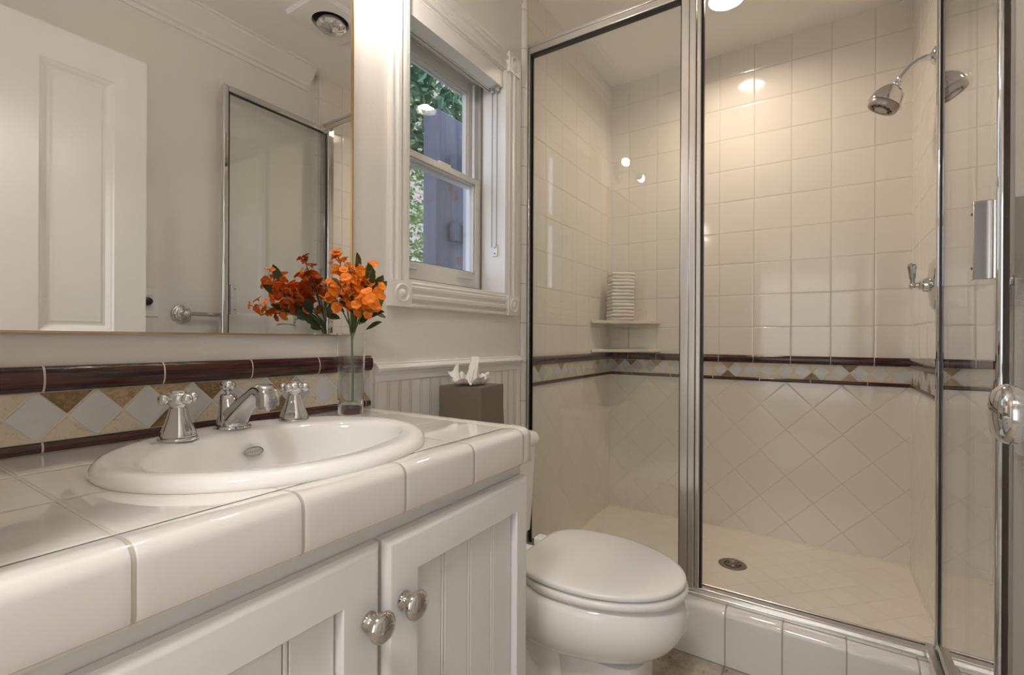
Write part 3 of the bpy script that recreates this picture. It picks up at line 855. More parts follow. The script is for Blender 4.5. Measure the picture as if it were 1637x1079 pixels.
w = MB(); w.lathe([(.0135, 0), (.0135, .006), (.0095, .007), (.004, .007), (.0030, .011)], (QX, QY - .112, TZ + .050), (0, 0, -1), 24); w.build('aerator', M['nickel'], sp, ang=40)
w = MB(); w.lathe([(.0048, .055), (.0045, .064), (.0078, .067), (.0122, .071), (.0130, .076), (.0120, .081), (.0085, .084), (.002, .085)], (QX, QY + .017, TZ), (0, 0, 1), 28); w.build('lift_knob', M['chrome'], sp, ang=60)

# ------------------------------------------------------------------ wall mirror
mr = thing('wall_mirror', (.485, .995, 1.005), 'large rectangular wall mirror with a thin gold edge above the backsplash', 'mirror')
mx0, mx1, mz0, mz1 = .171, .790, 1.006, 1.855
MB().box(mx0 + .002, mx1 - .002, .9905, .9995, mz0 + .002, mz1 - .002).build('backing', M['dark'], mr, sm=False)
MB().box(mx0 + .003, mx1 - .003, .9900, .9904, mz0 + .003, mz1 - .003).build('glass', M['mirror'], mr, sm=False)
w = MB()
for a, b, c, d in ((mx0, mx1, mz0, mz0 + .0035), (mx0, mx1, mz1 - .0035, mz1), (mx0, mx0 + .0035, mz0, mz1), (mx1 - .0035, mx1, mz0, mz1)):
    w.box(a, b, .9865, .9995, c, d)
w.build('frame', M['gold'], mr)

# ------------------------------------------------------------------ sconce above the mirror
sc = thing('wall_sconce', (.66, 1.0, 1.97), 'two bulb chrome wall light above the mirror', 'wall light')
w = MB(); w.lathe([(.060, 0), (.060, .006), (.052, .014), (.030, .022), (.012, .026)], (.63, 1.0, 1.972), (0, -1, 0), 36); w.build('backplate', M['nickel'], sc, ang=40)
w = MB(); w.tube([(.63, .98, 1.972), (.65, .94, 1.965), (.675, .885, 1.950)], .007, 10); w.tube([(.595, .885, 1.945), (.765, .885, 1.955)], .007, 10); w.build('arm', M['satin'], sc)
for sgn, bx, bz in ((-1, .60, 1.945), (1, .755, 1.955)):
    w = MB(); w.lathe([(.012, 0), (.018, .006), (.018, .030), (.013, .034)], (bx, .885, bz), (sgn, 0, 0), 20); w.build('socket', M['satin'], sc, ang=40)
for sgn, bx, bz in ((-1, .548, 1.943), (1, .81, 1.957)):
    w = MB(); w.sphere((bx, .885, bz), .019, 16, 10, (1.2, 1, 1)); w.build('bulb', M['bulb'], sc)

# ------------------------------------------------------------------ vase
vx, vy, vz = .751, .944, .8205
vs_ = thing('glass_vase', (vx, vy, vz), 'clear glass tumbler vase of water standing beside the basin', 'vase')
w = MB(); pr_o = [(.027, 0), (.0285, .003), (.0295, .03), (.0315, .10), (.0325, .165), (.0322, .192)]
pr_i = [(.0302, .192), (.0305, .165), (.0295, .10), (.0275, .04), (.024, .024), (.001, .022)]
w.lathe([(.001, 0)] + pr_o + pr_i, (vx, vy, vz), n=48, cap0=True, cap1=True); w.build('glass', M['vase'], vs_, ang=50)
w = MB(); w.lathe([(.001, .0222), (.0238, .0242), (.0273, .0402), (.0293, .100), (.0297, .112), (.001, .112)], (vx, vy, vz), n=40); w.build('water', M['water'], vs_, ang=50)

# ------------------------------------------------------------------ orange flowers
fl = thing('flower_spray', (vx, vy, vz + .03), 'bunch of orange blossoms with dark leaves standing in the glass vase', 'flowers')
rnd = random.Random(21)
def petal_mesh(seed):
    r_ = random.Random(seed); w = MB()
    for k in range(5):
        a = 2*math.pi*k/5 + r_.uniform(-.12, .12); ca, sa = math.cos(a), math.sin(a)
        L, W_ = .0118*r_.uniform(.9, 1.1), .0060*r_.uniform(.95, 1.15); lift = r_.uniform(.12, .55); ph = r_.uniform(0, 6)
        rows = [(.0008, .0009), (.0035, W_*.50), (.0065, W_*.90), (.0092, W_), (L*.95, W_*.72), (L + .0004, W_*.30)]
        vs = []
        for d, hw in rows:
            for s_ in (-1, -.5, 0, .5, 1):
                x, y = d - .0012*s_*s_*(d/.012), s_*hw
                z = d*lift - .0016*(d/.012)**3 + abs(s_)*.0012 + .0011*math.sin(5*s_ + ph)*(d/.012)**2
                vs.append((x*ca - y*sa, x*sa + y*ca, z))
        fs = [(i*5 + j, i*5 + j + 1, i*5 + j + 6, i*5 + j + 5) for i in range(len(rows)-1) for j in range(4)]
        w.add(vs, fs)
    w.lathe([(.0012, -.004), (.0018, 0), (.0016, .002), (.0004, .003)], (0, 0, 0), n=8)
    me_o = w.build('tmp', M['petal'], ang=60); me = me_o.data; bpy.data.objects.remove(me_o); me.name = 'blossom'
    return me
PM = [petal_mesh(i) for i in range(4)]
SPR = [  # tip, root on the stem, number of blossoms, spread
    ((.700, .925, 1.190), (.745, .945, 1.045), 10, .020),
    ((.720, .900, 1.165), (.750, .940, 1.040), 9, .022),
    ((.760, .885, 1.145), (.752, .938, 1.035), 8, .024),
    ((.715, .870, 1.125), (.750, .935, 1.030), 11, .028),
    ((.745, .850, 1.105), (.754, .930, 1.025), 9, .022),
    ((.685, .850, 1.110), (.748, .930, 1.030), 9, .028),
    ((.700, .790, 1.110), (.748, .928, 1.020), 9, .020),
    ((.645, .900, 1.115), (.744, .940, 1.030), 8, .026),
    ((.690, .800, 1.150), (.750, .928, 1.030), 9, .026),
    ((.655, .830, 1.150), (.750, .935, 1.040), 8, .026),
    ((.665, .770, 1.085), (.754, .935, 1.020), 8, .020)]
leafm = None
def leaf_mesh():
    w = MB(); rows = [(0, .0008), (.008, .006), (.018, .0098), (.029, .0095), (.038, .006), (.045, .0008)]
    vs = []
    for d, hw in rows:
        for s_ in (-1, 0, 1): vs.append((d, s_*hw, .004*math.sin(d*60) + abs(s_)*.0016))
    fs = [(i*3 + j, i*3 + j + 1, i*3 + j + 4, i*3 + j + 3) for i in range(len(rows)-1) for j in range(2)]
    w.add(vs, fs); o = w.build('tmp', M['leaf'], ang=60); me = o.data; bpy.data.objects.remove(o); me.name = 'leaf'; return me
LM = leaf_mesh()
def place(me, name, loc, normal, spin, scale):
    o = bpy.data.objects.new(name, me); COL.objects.link(o)
    q = Vector(normal).to_track_quat('Z', 'Y')
    m_ = Matrix.Translation(Vector(loc)) @ q.to_matrix().to_4x4() @ Matrix.Rotation(spin, 4, 'Z') @ Matrix.Scale(scale, 4)
    o.parent = fl; o.matrix_parent_inverse = Matrix.Translation(fl.location).inverted(); o.matrix_basis = m_
    return o
stw = MB()
root = Vector((vx + .004, vy, vz + .028)); fork = Vector((vx + .001, vy - .002, vz + .175))
stw.tube([root, root*.5 + fork*.5 + Vector((.001, 0, 0)), fork], [.0022, .0024, .0026], 8)
lim_y = .982
for (tip, rt_, nb, spd) in SPR:
    tip = Vector(tip); rt_ = Vector(rt_)
    mid = rt_.lerp(tip, .5) + Vector((0, 0, .012))
    stw.tube([fork, rt_, mid, tip], [.0022, .0017, .0013, .0008], 6)
    for k in range(nb):
        f = rnd.uniform(.45, 1.05)
        base = mid.lerp(tip, (f - .45)/.6)
        off = Vector((rnd.gauss(0, 1), rnd.gauss(0, 1), rnd.gauss(.2, 1))).normalized()*spd*rnd.uniform(.5, 1.1)
        p = base + off
        if p.y > lim_y - .012: p.y = lim_y - .012
        stw.tube([base, base.lerp(p, .5) + Vector((0, 0, -.003)), p], .0006, 4)
        nrm_ = (off.normalized() + Vector((-.45, -.75, .35))*rnd.uniform(.4, 1.2)).normalized()
        place(PM[rnd.randrange(4)], 'blossom', p, nrm_, rnd.uniform(0, 6), rnd.uniform(.80, 1.15))
mass = MB()
for (tip, rt_, nb, spd) in SPR:
    tip = Vector(tip); rt_ = Vector(rt_); mid = rt_.lerp(tip, .5)
    for k in range(6):
        p = mid.lerp(tip, rnd.uniform(.1, 1.0)) + Vector((rnd.gauss(0, 1), rnd.gauss(0, 1), rnd.gauss(0, 1))).normalized()*spd*rnd.uniform(.3, 1.25)
        if p.y > lim_y - .012: p.y = lim_y - .012
        q = (p - mid + Vector((-.02, -.04, .02))*rnd.uniform(.3, 1.2)).normalized().to_track_quat('Z', 'Y').to_matrix(); sc_ = rnd.uniform(.8, 1.1)
        pm = PM[rnd.randrange(4)]
        mass.add([p + q @ (v.co*sc_) for v in pm.vertices], [tuple(f.vertices) for f in pm.polygons])
mass.build('blossom_mass', M['petal'], fl, ang=60, kind='stuff')
stw.build('stem', M['stem'], fl)
LEAVES = [((.775,.915,1.055),(.6,-.2,.75)), ((.778,.90,1.06),(.9,.1,-.2)), ((.765,.925,1.045),(.2,-.3,.9)), ((.785,.89,1.075),(.35,.1,.9)), ((.735,.91,1.045),(-.5,-.5,.5)), ((.745,.905,1.035),(.1,-.7,.5)),
          ((.72,.90,1.055),(-.8,-.2,.4)), ((.725,.87,1.05),(-.3,-.9,.3)), ((.71,.85,1.065),(-.5,-.7,.3)), ((.70,.90,1.085),(-.9,.2,.4)), ((.735,.88,1.08),(.1,-.3,.9)), ((.70,.83,1.06),(-.4,-.8,-.1)),
          ((.71,.83,1.11),(-.3,-.2,.9)), ((.73,.85,1.10),(.2,-.5,.8)), ((.68,.88,1.10),(-.8,-.3,.4)), ((.69,.85,1.14),(-.3,-.3,.9)), ((.755,.87,1.10),(.5,-.3,.7)), ((.72,.93,1.06),(-.6,.5,.5)), ((.74,.93,1.02),(-.3,-.5,.8)), ((.76,.90,1.02),(.2,-.8,.3)),
          ((.75,.88,1.045),(0,-.9,.2)), ((.735,.86,1.055),(-.4,-.6,.2)), ((.715,.87,1.03),(-.5,-.8,.0))]
for p, d in LEAVES:
    d = Vector(d).normalized(); side = d.cross(Vector((rnd.uniform(-.5, .5), -.8, .6))).normalized(); nn = side.cross(d).normalized()
    o = bpy.data.objects.new('leaf', LM); COL.objects.link(o)
    m_ = Matrix((d, side, nn)).transposed().to_4x4(); m_ = Matrix.Translation(Vector(p)) @ m_ @ Matrix.Scale(rnd.uniform(.9, 1.3), 4)
    o.parent = fl; o.matrix_parent_inverse = Matrix.Translation(fl.location).inverted(); o.matrix_basis = m_

# ------------------------------------------------------------------ toilet
tc_x = 1.172
to = thing('toilet', (tc_x, .60, 0), 'white two-piece toilet with closed lid beside the vanity', 'toilet')
def egg(yf, yb, hw, z, n=64, sq=2.7, back=.72):
    """egg outline: pointed towards the front (yf), squarer at the back (yb)"""
    ym = yf + (yb - yf)*.60; out = []
    for i in range(n):
        a = 2*math.pi*i/n; ca, sa = math.cos(a), math.sin(a)
        if sa < 0:   # front
            x = hw*ca; y = ym + (ym - yf)*sa
        else:
            k = 1/(abs(ca)**sq + abs(sa)**sq)**(1/sq)
            x = hw*ca*k*(1 - (1-back)*max(0, sa*k)**2); y = ym + (yb - ym)*sa*k
        out.append((tc_x + x, y, z))
    return out
w = MB()
w.rings([egg(.300, .70, .165, .385), egg(.285, .72, .178, .380), egg(.270, .74, .183, .366), egg(.262, .75, .187, .345), egg(.262, .75, .186, .320), egg(.270, .75, .179, .296), egg(.290, .75, .168, .268), egg(.315, .74, .148, .246), egg(.345, .72, .122, .229), egg(.36, .70, .105, .221)])
w.build('bowl', M['porcelain'], to, ang=70)
w = MB()
def ped(yf, yb, hw, z):
    out = []
    for i in range(48):
        a = 2*math.pi*i/48; ca, sa = math.cos(a), math.sin(a); k = 1/(abs(ca)**3.5 + abs(sa)**3.5)**(1/3.5)
        out.append((tc_x + hw*ca*k, (yf+yb)/2 + (yb-yf)/2*sa*k, z))
    return out
w.rings([ped(.350, .60, .098, .225), ped(.352, .60, .094, .15), ped(.350, .60, .095, .05), ped(.340, .61, .104, .0)]); w.build('pedestal', M['porcelain'], to, ang=70)
w = MB()
w.rings([ped(.54, .83, .115, .245), ped(.52, .84, .112, .17), ped(.50, .85, .095, .08), ped(.49, .86, .110, .02), ped(.48, .87, .118, 0)])
w.tube([(tc_x - .09, .60, .10), (tc_x - .105, .66, .17), (tc_x - .105, .74, .16), (tc_x - .095, .80, .07)], [.035, .045, .045, .04], 16)
w.build('trapway', M['porcelain'], to, ang=70)
w = MB(); w.box(tc_x - .11, tc_x + .11, .66, .90, .24, .372); w.build('tank_shelf', M['porcelain'], to, bevel=.03, seg=4)
w = MB(); w.rings([egg(.272, .685, .168, .3885), egg(.263, .69, .1765, .3905), egg(.261, .69, .179, .398), egg(.262, .69, .178, .4050), egg(.268, .685, .172, .4080)]); w.build('seat', M['plastic'], to, ang=60)
L_ = dict(back=.80, sq=5.0)
w = MB(); w.rings([egg(.276, .664, .166, .4120, **L_), egg(.269, .670, .1715, .4125, **L_), egg(.266, .672, .174, .4150, **L_), egg(.266, .672, .174, .4215, **L_), egg(.269, .670, .172, .4250, **L_), egg(.280, .660, .161, .4275, **L_), egg(.33, .62, .120, .4295, **L_), egg(.40, .56, .06, .4300, **L_)]); w.build('lid', M['plastic'], to, ang=60)
for sx in (-.075, .075):
    w = MB(); w.box(tc_x + sx - .018, tc_x + sx + .018, .683, .715, .385, .412); w.build('hinge', M['plastic'], to, bevel=.006, seg=3)
for sx in (-.06, .06):
    MB().box(tc_x + sx - .012, tc_x + sx + .012, .275 + .02, .315, .4080, .4125).build('bumper', M['plastic'], to)
def rrect(x0, x1, y0, y1, z, r=.03):
    out = []
    for cx, cy, a0 in ((x1-r, y1-r, 0), (x0+r, y1-r, 90), (x0+r, y0+r, 180), (x1-r, y0+r, 270)):
        for k in range(7): a = R(a0 + 15*k); out.append((cx + r*math.cos(a), cy + r*math.sin(a), z))
    return out
w = MB(); w.rings([rrect(.985, 1.375, .80, .98, .375), rrect(.975, 1.390, .797, .98, .50), rrect(.968, 1.402, .795, .98, .652)]); w.build('tank', M['porcelain'], to, ang=50)
w = MB(); w.rings([rrect(.960, 1.404, .788, .984, .652, .03), rrect(.956, 1.410, .784, .986, .658, .032), rrect(.956, 1.410, .784, .986, .670, .032), rrect(.961, 1.403, .788, .984, .685, .03), rrect(.968, 1.396, .794, .980, .692, .03), rrect(.985, 1.38, .81, .97, .6935, .02)])
w.build('tank_lid', M['porcelain'], to, ang=50)
w = MB(); w.lathe([(.012, 0), (.012, .008), (.007, .012)], (1.02, .795, .61), (0, -1, 0), 16); w.tube([(1.02, .782, .61), (1.07, .780, .60)], .005, 8); w.build('flush_lever', M['chrome'], to)

# tissue cover and tissue on the tank
phi = R(7)
tb = thing('tissue_box_cover', (1.12, .86, .694), 'taupe square tissue box cover on the toilet tank', 'tissue box')
C0 = Vector((1.075, .797)); ex = Vector((math.cos(phi), math.sin(phi))); ey = Vector((-math.sin(phi), math.cos(phi))); S_ = .142
cc = C0 + (ex + ey)*S_/2
def bq(h, z, r): 
    out = []
    for sx, sy, a0 in ((1, 1, 0), (-1, 1, 90), (-1, -1, 180), (1, -1, 270)):
        for k in range(5):
            a = R(a0 + 22.5*k); px, py = sx*(h-r) + r*math.cos(a), sy*(h-r) + r*math.sin(a)
            p = cc + ex*px + ey*py; out.append((p.x, p.y, z))
    return out
w = MB(); w.rings([bq(.075, .694, .006), bq(.074, .72, .006), bq(.0725, .80, .010), bq(.071, .858, .004), bq(.070, .863, .003), bq(.030, .8632, .003), bq(.028, .845, .003)], cap1=True); w.build('cover', M['box'], tb, ang=40)
# folded dart down the near corner
tsu = thing('tissue', (cc.x, cc.y, .87), 'crumpled white tissue sprouting from the tissue box cover', 'tissue')
w = MB(); rings_ = []; ZT = .863
tips = [(180, .086, .012, .25), (150, .072, .030, .28), (118, .045, .062, .25), (35, .090, .048, .24), (75, .045, .030, .25), (-5, .060, .030, .3), (-50, .050, .018, .3), (-100, .052, .022, .3), (-145, .058, .010, .3)]
for k in range(12):
    f = k/11; ring = []
    for i in range(90):
        a = 2*math.pi*i/90; rad = .026 + .026*f; h = .002 + .022*f**1.5
        for ta, tr_, tz_, wd in tips:
            dd = abs((a - R(ta) + math.pi) % (2*math.pi) - math.pi); wgt = math.exp(-(dd/wd)**2)*f**1.3
            rad += wgt*(tr_ - .052); h += wgt*(tz_ - .020)
        rad += (.004*math.sin(9*a + 5*f) + .003*math.sin(17*a - 4*f))*f; h += (.005*math.sin(7*a + 3*f + 1) + .004*math.sin(13*a - 6*f) + .002*math.sin(23*a))*f
        ring.append((cc.x + rad*math.cos(a), cc.y + rad*math.sin(a), ZT + max(.001, h)))
    rings_.append(ring)
w.rings(rings_, cap0=False, cap1=False); w.build('tissue_sheet', M['tissue'], tsu, ang=80)
w = MB(); g = []
NI, NJ = 22, 14
for i in range(NI):
    row = []
    for j in range(NJ):
        s_ = i/(NI-1) - .5; t_ = j/(NJ-1)
        wdt = .078*(1 - t_**1.2*.96)
        p = cc + ex*(s_*wdt + .006 + .010*t_) + ey*(.009*math.sin(13*s_ + 2*t_) + .006*math.sin(27*s_ + 4*t_) + .006*math.sin(4*s_))
        row.append((p.x, p.y, ZT + .004 + .076*t_ + .004*math.sin(11*s_ + 3*t_)))
    g.append(row)
w.add([p for r_ in g for p in r_], [(i*NJ + j, i*NJ + j + 1, (i+1)*NJ + j + 1, (i+1)*NJ + j) for i in range(NI-1) for j in range(NJ-1)])
w.build('tissue_fold', M['tissue'], tsu, ang=80)

# ------------------------------------------------------------------ shower enclosure
se = thing('shower_enclosure', (1.65, .35, .167), 'chrome framed glass shower screen standing on the tiled curb', 'shower screen')
PX0, PX1 = 1.634, 1.664
w = MB(); w.box(PX0, PX1, YT + .001, YW - .001, 2.136, 2.172); w.box(PX0 - .004, PX1 + .002, YT + .001, YW - .001, 2.160, 2.174); w.build('header', M['satin'], se, bevel=.003, seg=3)
w = MB(); w.box(PX0, PX1, .978, YW - .001, .19, 2.137); w.box(PX0 + .006, PX0 + .020, .972, .980, .19, 2.137); w.build('wall_jamb', M['satin'], se, bevel=.002)
w = MB(); w.box(1.628, 1.672, YT + .001, YW - .017, .167, .180).box(1.640, 1.664, YT + .001, YW - .017, .178, .192).box(1.668, 1.674, YT + .001, YW - .017, .17, .196)
w.build('sill', M['satin'], se, bevel=.0018)
w = MB(); w.box(PX0 - .002, PX1, .366, .392, .19, 2.137).box(PX0 - .006, PX1, .344, .365, .19, 2.137).box(PX0 - .001, PX1, .329, .343, .19, 2.137); w.build('center_post', M['satin'], se, bevel=.0025, seg=3)
w = MB(); w.box(1.640, 1.660, .3925, .3955, .192, 2.137).box(1.640, 1.660, .972, .9775, .192, 2.137).box(1.640, 1.660, .3925, .9775, 2.129, 2.1365).box(1.645, 1.662, .323, .329, .192, 2.137)
w.build('gasket', M['black'], se)
MB().box(1.648, 1.653, .3945, .975, .192, 2.133).build('fixed_glass', M['pane'], se, sm=False)
w = MB(); w.box(PX0 + .004, PX1, -.262, YT + .001, .18, 2.137); w.build('hinge_jamb', M['chrome'], se, bevel=.003, seg=3)
# the door, swung open against the right wall
HX, HY = 1.640, -.262; FX, FY = 1.077, -.251
dl = math.hypot(FX-HX, FY-HY); ang = math.atan2(FY-HY, FX-HX)
du = Vector((math.cos(ang), math.sin(ang), 0)); dn = Vector((-du.y, du.x, 0))
if dn.y < 0: dn = -dn
def D(s, n_, z): p = Vector((HX, HY, 0)) + du*s + dn*n_; return (p.x, p.y, z)
def dbox(mb, s0, s1, n0, n1, z0, z1):
    vs = [D(s0,n0,z0),D(s1,n0,z0),D(s1,n1,z0),D(s0,n1,z0),D(s0,n0,z1),D(s1,n0,z1),D(s1,n1,z1),D(s0,n1,z1)]
    mb.add(vs, [(0,3,2,1),(4,5,6,7),(0,1,5,4),(1,2,6,5),(2,3,7,6),(3,0,4,7)]); return mb
dz0, dz1 = .198, 2.130
w = MB(); dbox(w, 0, .022, -.010, .012, dz0, dz1); dbox(w, dl - .026, dl, -.011, .011, dz0, dz1); dbox(w, .022, dl - .026, -.008, .010, dz1 - .030, dz1); dbox(w, .022, dl - .026, -.008, .010, dz0, dz0 + .030)
dr = w.build('shower_door', M['chrome'], se, bevel=.0072, seg=5)
w = MB(); dbox(w, .022, .0265, -.004, .007, dz0 + .03, dz1 - .03); dbox(w, dl - .0300, dl - .026, -.004, .007, dz0 + .03, dz1 - .03); dbox(w, .022, dl - .026, -.004, .007, dz1 - .036, dz1 - .030); w.build('gasket', M['black'], dr)
w = MB(); dbox(w, .0255, dl - .029, -.0005, .0045, dz0 + .02, dz1 - .02); w.build('glass', M['pane'], dr, sm=False)
w = MB(); dbox(w, 0, dl, .011, .028, dz0 - .012, dz0 + .012); w.build('drip_rail', M['satin'], dr, bevel=.003)
w = MB(); dbox(w, dl - .0335, dl - .030, .009, .034, 1.105, 1.238); dbox(w, dl - .050, dl - .030, .031, .034, 1.105, 1.238)
w.build('inner_handle', M['satin'], dr, bevel=.0012)
for z in (1.125, 1.218):
    w = MB(); c_ = Vector(D(dl - .041, .0335, z)); w.lathe([(.0025, 0), (.0025, .0012), (.001, .0016)], c_, dn, 10)
    w.build('handle_screw', M['dark'], dr)
w = MB(); dbox(w, dl - .0335, dl - .0305, -.011, -.030, 1.105, 1.238); w.build('outer_handle', M['satin'], dr, bevel=.001)

# ------------------------------------------------------------------ shower fittings
def shelf(z, label):
    o = thing('corner_shelf', (2.45, .88, z), label, 'shelf', 'corner shelves in the shower')
    w = MB(); w.prism([(XB - .001, YW - .001), (XB - .001, .722), (XB - .012, .714), (2.289, .989), (2.300, YW - .001)], lambda p, q, a: (p, q, a), z - .016, z)
    w.build('shelf_slab', simple('shelf_marble', (.74, .70, .62), .12, var=.04), o, bevel=.003)
shelf(1.100, 'upper white corner shelf carrying the folded washcloths')
shelf(.950, 'empty lower white corner shelf just above the brown tile band')
# stack of folded washcloths
wc = []
nst = 14; zz = 1.1005; hh_ = .0182
def cloth_mesh():
    w = MB(); rs = []
    X, Y, H = .060, .048, hh_/2*1.04
    for k in range(13):      # profile across x extruded along y, rounded fold at the front (-y)
        pass
    prof = []
    n = 16
    for i in range(n):
        a = math.pi/2 + math.pi*i/(n-1); prof.append((-Y + .008 + H*1.0*math.cos(a)*1.0, H*math.sin(a)))
    prof += [(Y, -H*.95), (Y + .002, 0), (Y, H*.95)]
    rs = []
    for s_ in range(9):
        f = s_/8*2 - 1; sh_ = 1 - .04*abs(f)**6; dz = .0008*math.sin(5*f)
        rs.append([(f*X, p*sh_, q*(1 - .25*abs(f)**8) + dz) for p, q in prof])
    w.rings(rs); o = w.build('tmp', M['cloth'], ang=60); me = o.data; bpy.data.objects.remove(o); me.name = 'washcloth'; return me
CM = cloth_mesh(); rnd3 = random.Random(2)
for k in range(nst):
    o = bpy.data.objects.new('folded_washcloth', CM); COL.objects.link(o)
    o.location = (2.452 + rnd3.uniform(-.002, .002) + (.004 if k > 11 else 0), .898 + rnd3.uniform(-.002, .002), zz + hh_*(k + .5))
    o.rotation_euler = (0, 0, R(-50) + R(rnd3.uniform(-3, 3)))
    lab = 'white folded washcloth, one of the middle layers of the stack on the corner shelf'
    if k == 0: lab = 'white folded washcloth at the very bottom of the stack, lying on the shelf'
    if k == nst - 1: lab = 'white folded washcloth on top of the stack on the corner shelf'
    tag(o, lab, 'washcloth', 'folded washcloths on the corner shelf')
# shower head
shh = thing('wall_shower', (2.09, YT, 1.945), 'chrome shower head on a bent arm high on the right wall', 'shower head')
hx = 2.085
w = MB(); w.lathe([(.030, 0), (.029, .004), (.022, .010), (.012, .014)], (hx, YT, 1.945), (0, 1, 0), 28); w.build('flange', M['chrome'], shh, ang=50)
arm = [(hx, YT + .005, 1.945), (hx, YT + .025, 1.945), (hx, YT + .046, 1.940), (hx, YT + .064, 1.928), (hx, YT + .080, 1.910), (hx, YT + .092, 1.894)]
w = MB(); w.tube(arm, .0105, 14); w.build('arm', M['chrome'], shh)
hd = Vector((0, .50, -.866)).normalized(); ho = Vector((hx, YT + .090, 1.897))
w = MB(); w.lathe([(.0115, 0), (.0120, .012), (.0105, .014), (.0135, .018), (.0135, .026), (.0105, .030)], ho, hd, 20); w.build('ball_joint', M['chrome'], shh, ang=50)
w = MB(); w.lathe([(.014, .028), (.027, .033), (.040, .046), (.049, .064), (.0525, .084), (.0525, .090), (.049, .091)], ho, hd, 36); hb = w.build('head', M['chrome'], shh, ang=50)
w = MB(); w.lathe([(.047, .090), (.047, .103), (.044, .109), (.037, .110), (.034, .105), (.022, .105), (.021, .111), (.006, .111)], ho, hd, 36); w.build('nozzle_face', simple('dull_nozzle', (.34,.31,.28), .3, .6), shh, ang=40)
w = MB()
u_ = hd.cross(Vector((1, 0, 0))).normalized(); v_ = hd.cross(u_)
for k in range(10):
    a = 2*math.pi*k/10; c_ = ho + hd*.1055 + (u_*math.cos(a) + v_*math.sin(a))*.028
    w.lathe([(.0032, 0), (.0028, .004)], c_, hd, 8)
w.build('nozzle', M['black'], shh)
# mixer valve
vl = thing('shower_valve', (2.08, YT, 1.185), 'chrome round shower valve with a small lever on the right wall', 'shower valve')
vxx, vzz = 2.088, 1.188
w = MB(); w.lathe([(.083, 0), (.083, .003), (.077, .008), (.047, .014), (.030, .017)], (vxx, YT, vzz), (0, 1, 0), 44); w.build('escutcheon', M['chrome'], vl, ang=40)
w = MB(); w.lathe([(.024, .014), (.022, .030), (.015, .033), (.016, .040), (.010, .043), (.0085, .050), (.012, .053), (.013, .062), (.009, .067), (.002, .068)], (vxx, YT, vzz), (0, 1, 0), 28); w.build('stem', M['chrome'], vl, ang=50)
w = MB(); w.lathe([(.007, 0), (.0068, .016), (.0095, .020), (.0105, .040), (.0130, .056), (.0135, .060), (.0105, .062), (.012, .066), (.006, .071), (.001, .072)], (vxx - .004, YT + .058, vzz + .004), (-.12, .05, 1), 20); w.build('lever', M['chrome'], vl, ang=50)
# floor drain
dn_ = thing('floor_drain', (2.187, .306, .06), 'round metal drain in the shower floor', 'drain')
w = MB(); w.lathe([(.055, -.002), (.055, .0015), (.052, .003), (.037, .003), (.034, .0005), (.034, -.004)], (2.187, .306, .06), n=40, cap0=False, cap1=False); w.build('ring', simple('drain_steel', (.30, .27, .23), .3, .9), dn_, ang=40)
MB().lathe([(.034, 0), (.034, .0008)], (2.187, .306, .0605), n=32).build('drain_well', M['black'], dn_)
w = MB()
for k in range(4):
    a = R(90*k + 30); d = Vector((math.cos(a), math.sin(a), 0)); w.tube([Vector((2.187, .306, .0618)) + d*.004, Vector((2.187, .306, .0618)) + d*.034], .0022, 6)
for r_ in (.012, .023):
    pts = [(2.187 + r_*math.cos(2*math.pi*i/24), .306 + r_*math.sin(2*math.pi*i/24), .0618) for i in range(25)]; w.tube(pts, .0017, 6)
w.build('grate', simple('grate_steel', (.42, .36, .30), .3, .9), dn_)
# recessed lamp in the shower ceiling
rl = thing('recessed_lamp', (2.16, .335, ZC), 'lit round recessed lamp in the shower ceiling', 'ceiling lamp')
w = MB(); w.lathe([(.092, 0), (.092, .003), (.085, .005), (.070, .005), (.066, .000), (.064, -.055)], (LX, LY, ZC - .0003), (0, 0, -1), 48, cap0=False, cap1=False); w.build('trim_ring', M['trim'], rl, ang=40)
w = MB(); w.lathe([(.0635, 0), (.0635, .003), (.050, .007), (.030, .010), (.001, .011)], (LX, LY, ZC + .033), (0, 0, -1), 44); w.build('lens', M['lamp'], rl, ang=60)
# extractor fan with its reflector lamp
fn_ = thing('extractor_fan', (1.36, .14, ZC), 'square white ceiling fan plate with a silver reflector bulb, seen in the mirror', 'ceiling fan')
fx, fy = 1.348, .135
w = MB(); n = 48
out = []; inn = []
for i in range(n):
    a = 2*math.pi*i/n; ca, sa = math.cos(a), math.sin(a); k = 1/max(abs(ca), abs(sa))
    out.append((fx + .140*ca*k, fy + .118*sa*k)); inn.append((fx + .078*ca, fy + .078*sa))
w.rings([[(x, y, ZC) for x, y in out], [(x, y, ZC - .012) for x, y in out], [(fx + (x-fx)*.96, fy + (y-fy)*.96, ZC - .018) for x, y in out], [(fx + (x-fx)*1.03, fy + (y-fy)*1.03, ZC - .024) for x, y in inn], [(x, y, ZC - .022) for x, y in inn], [(x, y, ZC - .004) for x, y in inn]], cap0=False, cap1=False)
w.build('cover_plate', M['plastic'], fn_, ang=30)
MB().lathe([(.078, 0), (.078, .002)], (fx, fy, ZC), (0, 0, -1), 40).build('lamp_well', M['lampblack'], fn_)
w = MB(); w.lathe([(.030, .0), (.050, .010), (.060, .022), (.062, .030)], (fx + .006, fy, ZC - .003), (0, 0, -1), 40); bl = w.build('reflector_bulb', simple('bulb_shell', (.62,.54,.44), .3, .3), fn_, ang=50)
w = MB(); rs = []
for r, h in ((.0615, .030), (.060, .038), (.052, .045), (.036, .051), (.018, .054), (.002, .055)):
    rs.append([(fx + .006 + (r*(1 + .05*math.cos(12*a)))*math.cos(a), fy + (r*(1 + .05*math.cos(12*a)))*math.sin(a), ZC - .003 - h) for a in [2*math.pi*i/72 for i in range(72)]])
w.rings(rs); w.build('bulb_face', M['reflector'], bl, ang=20)

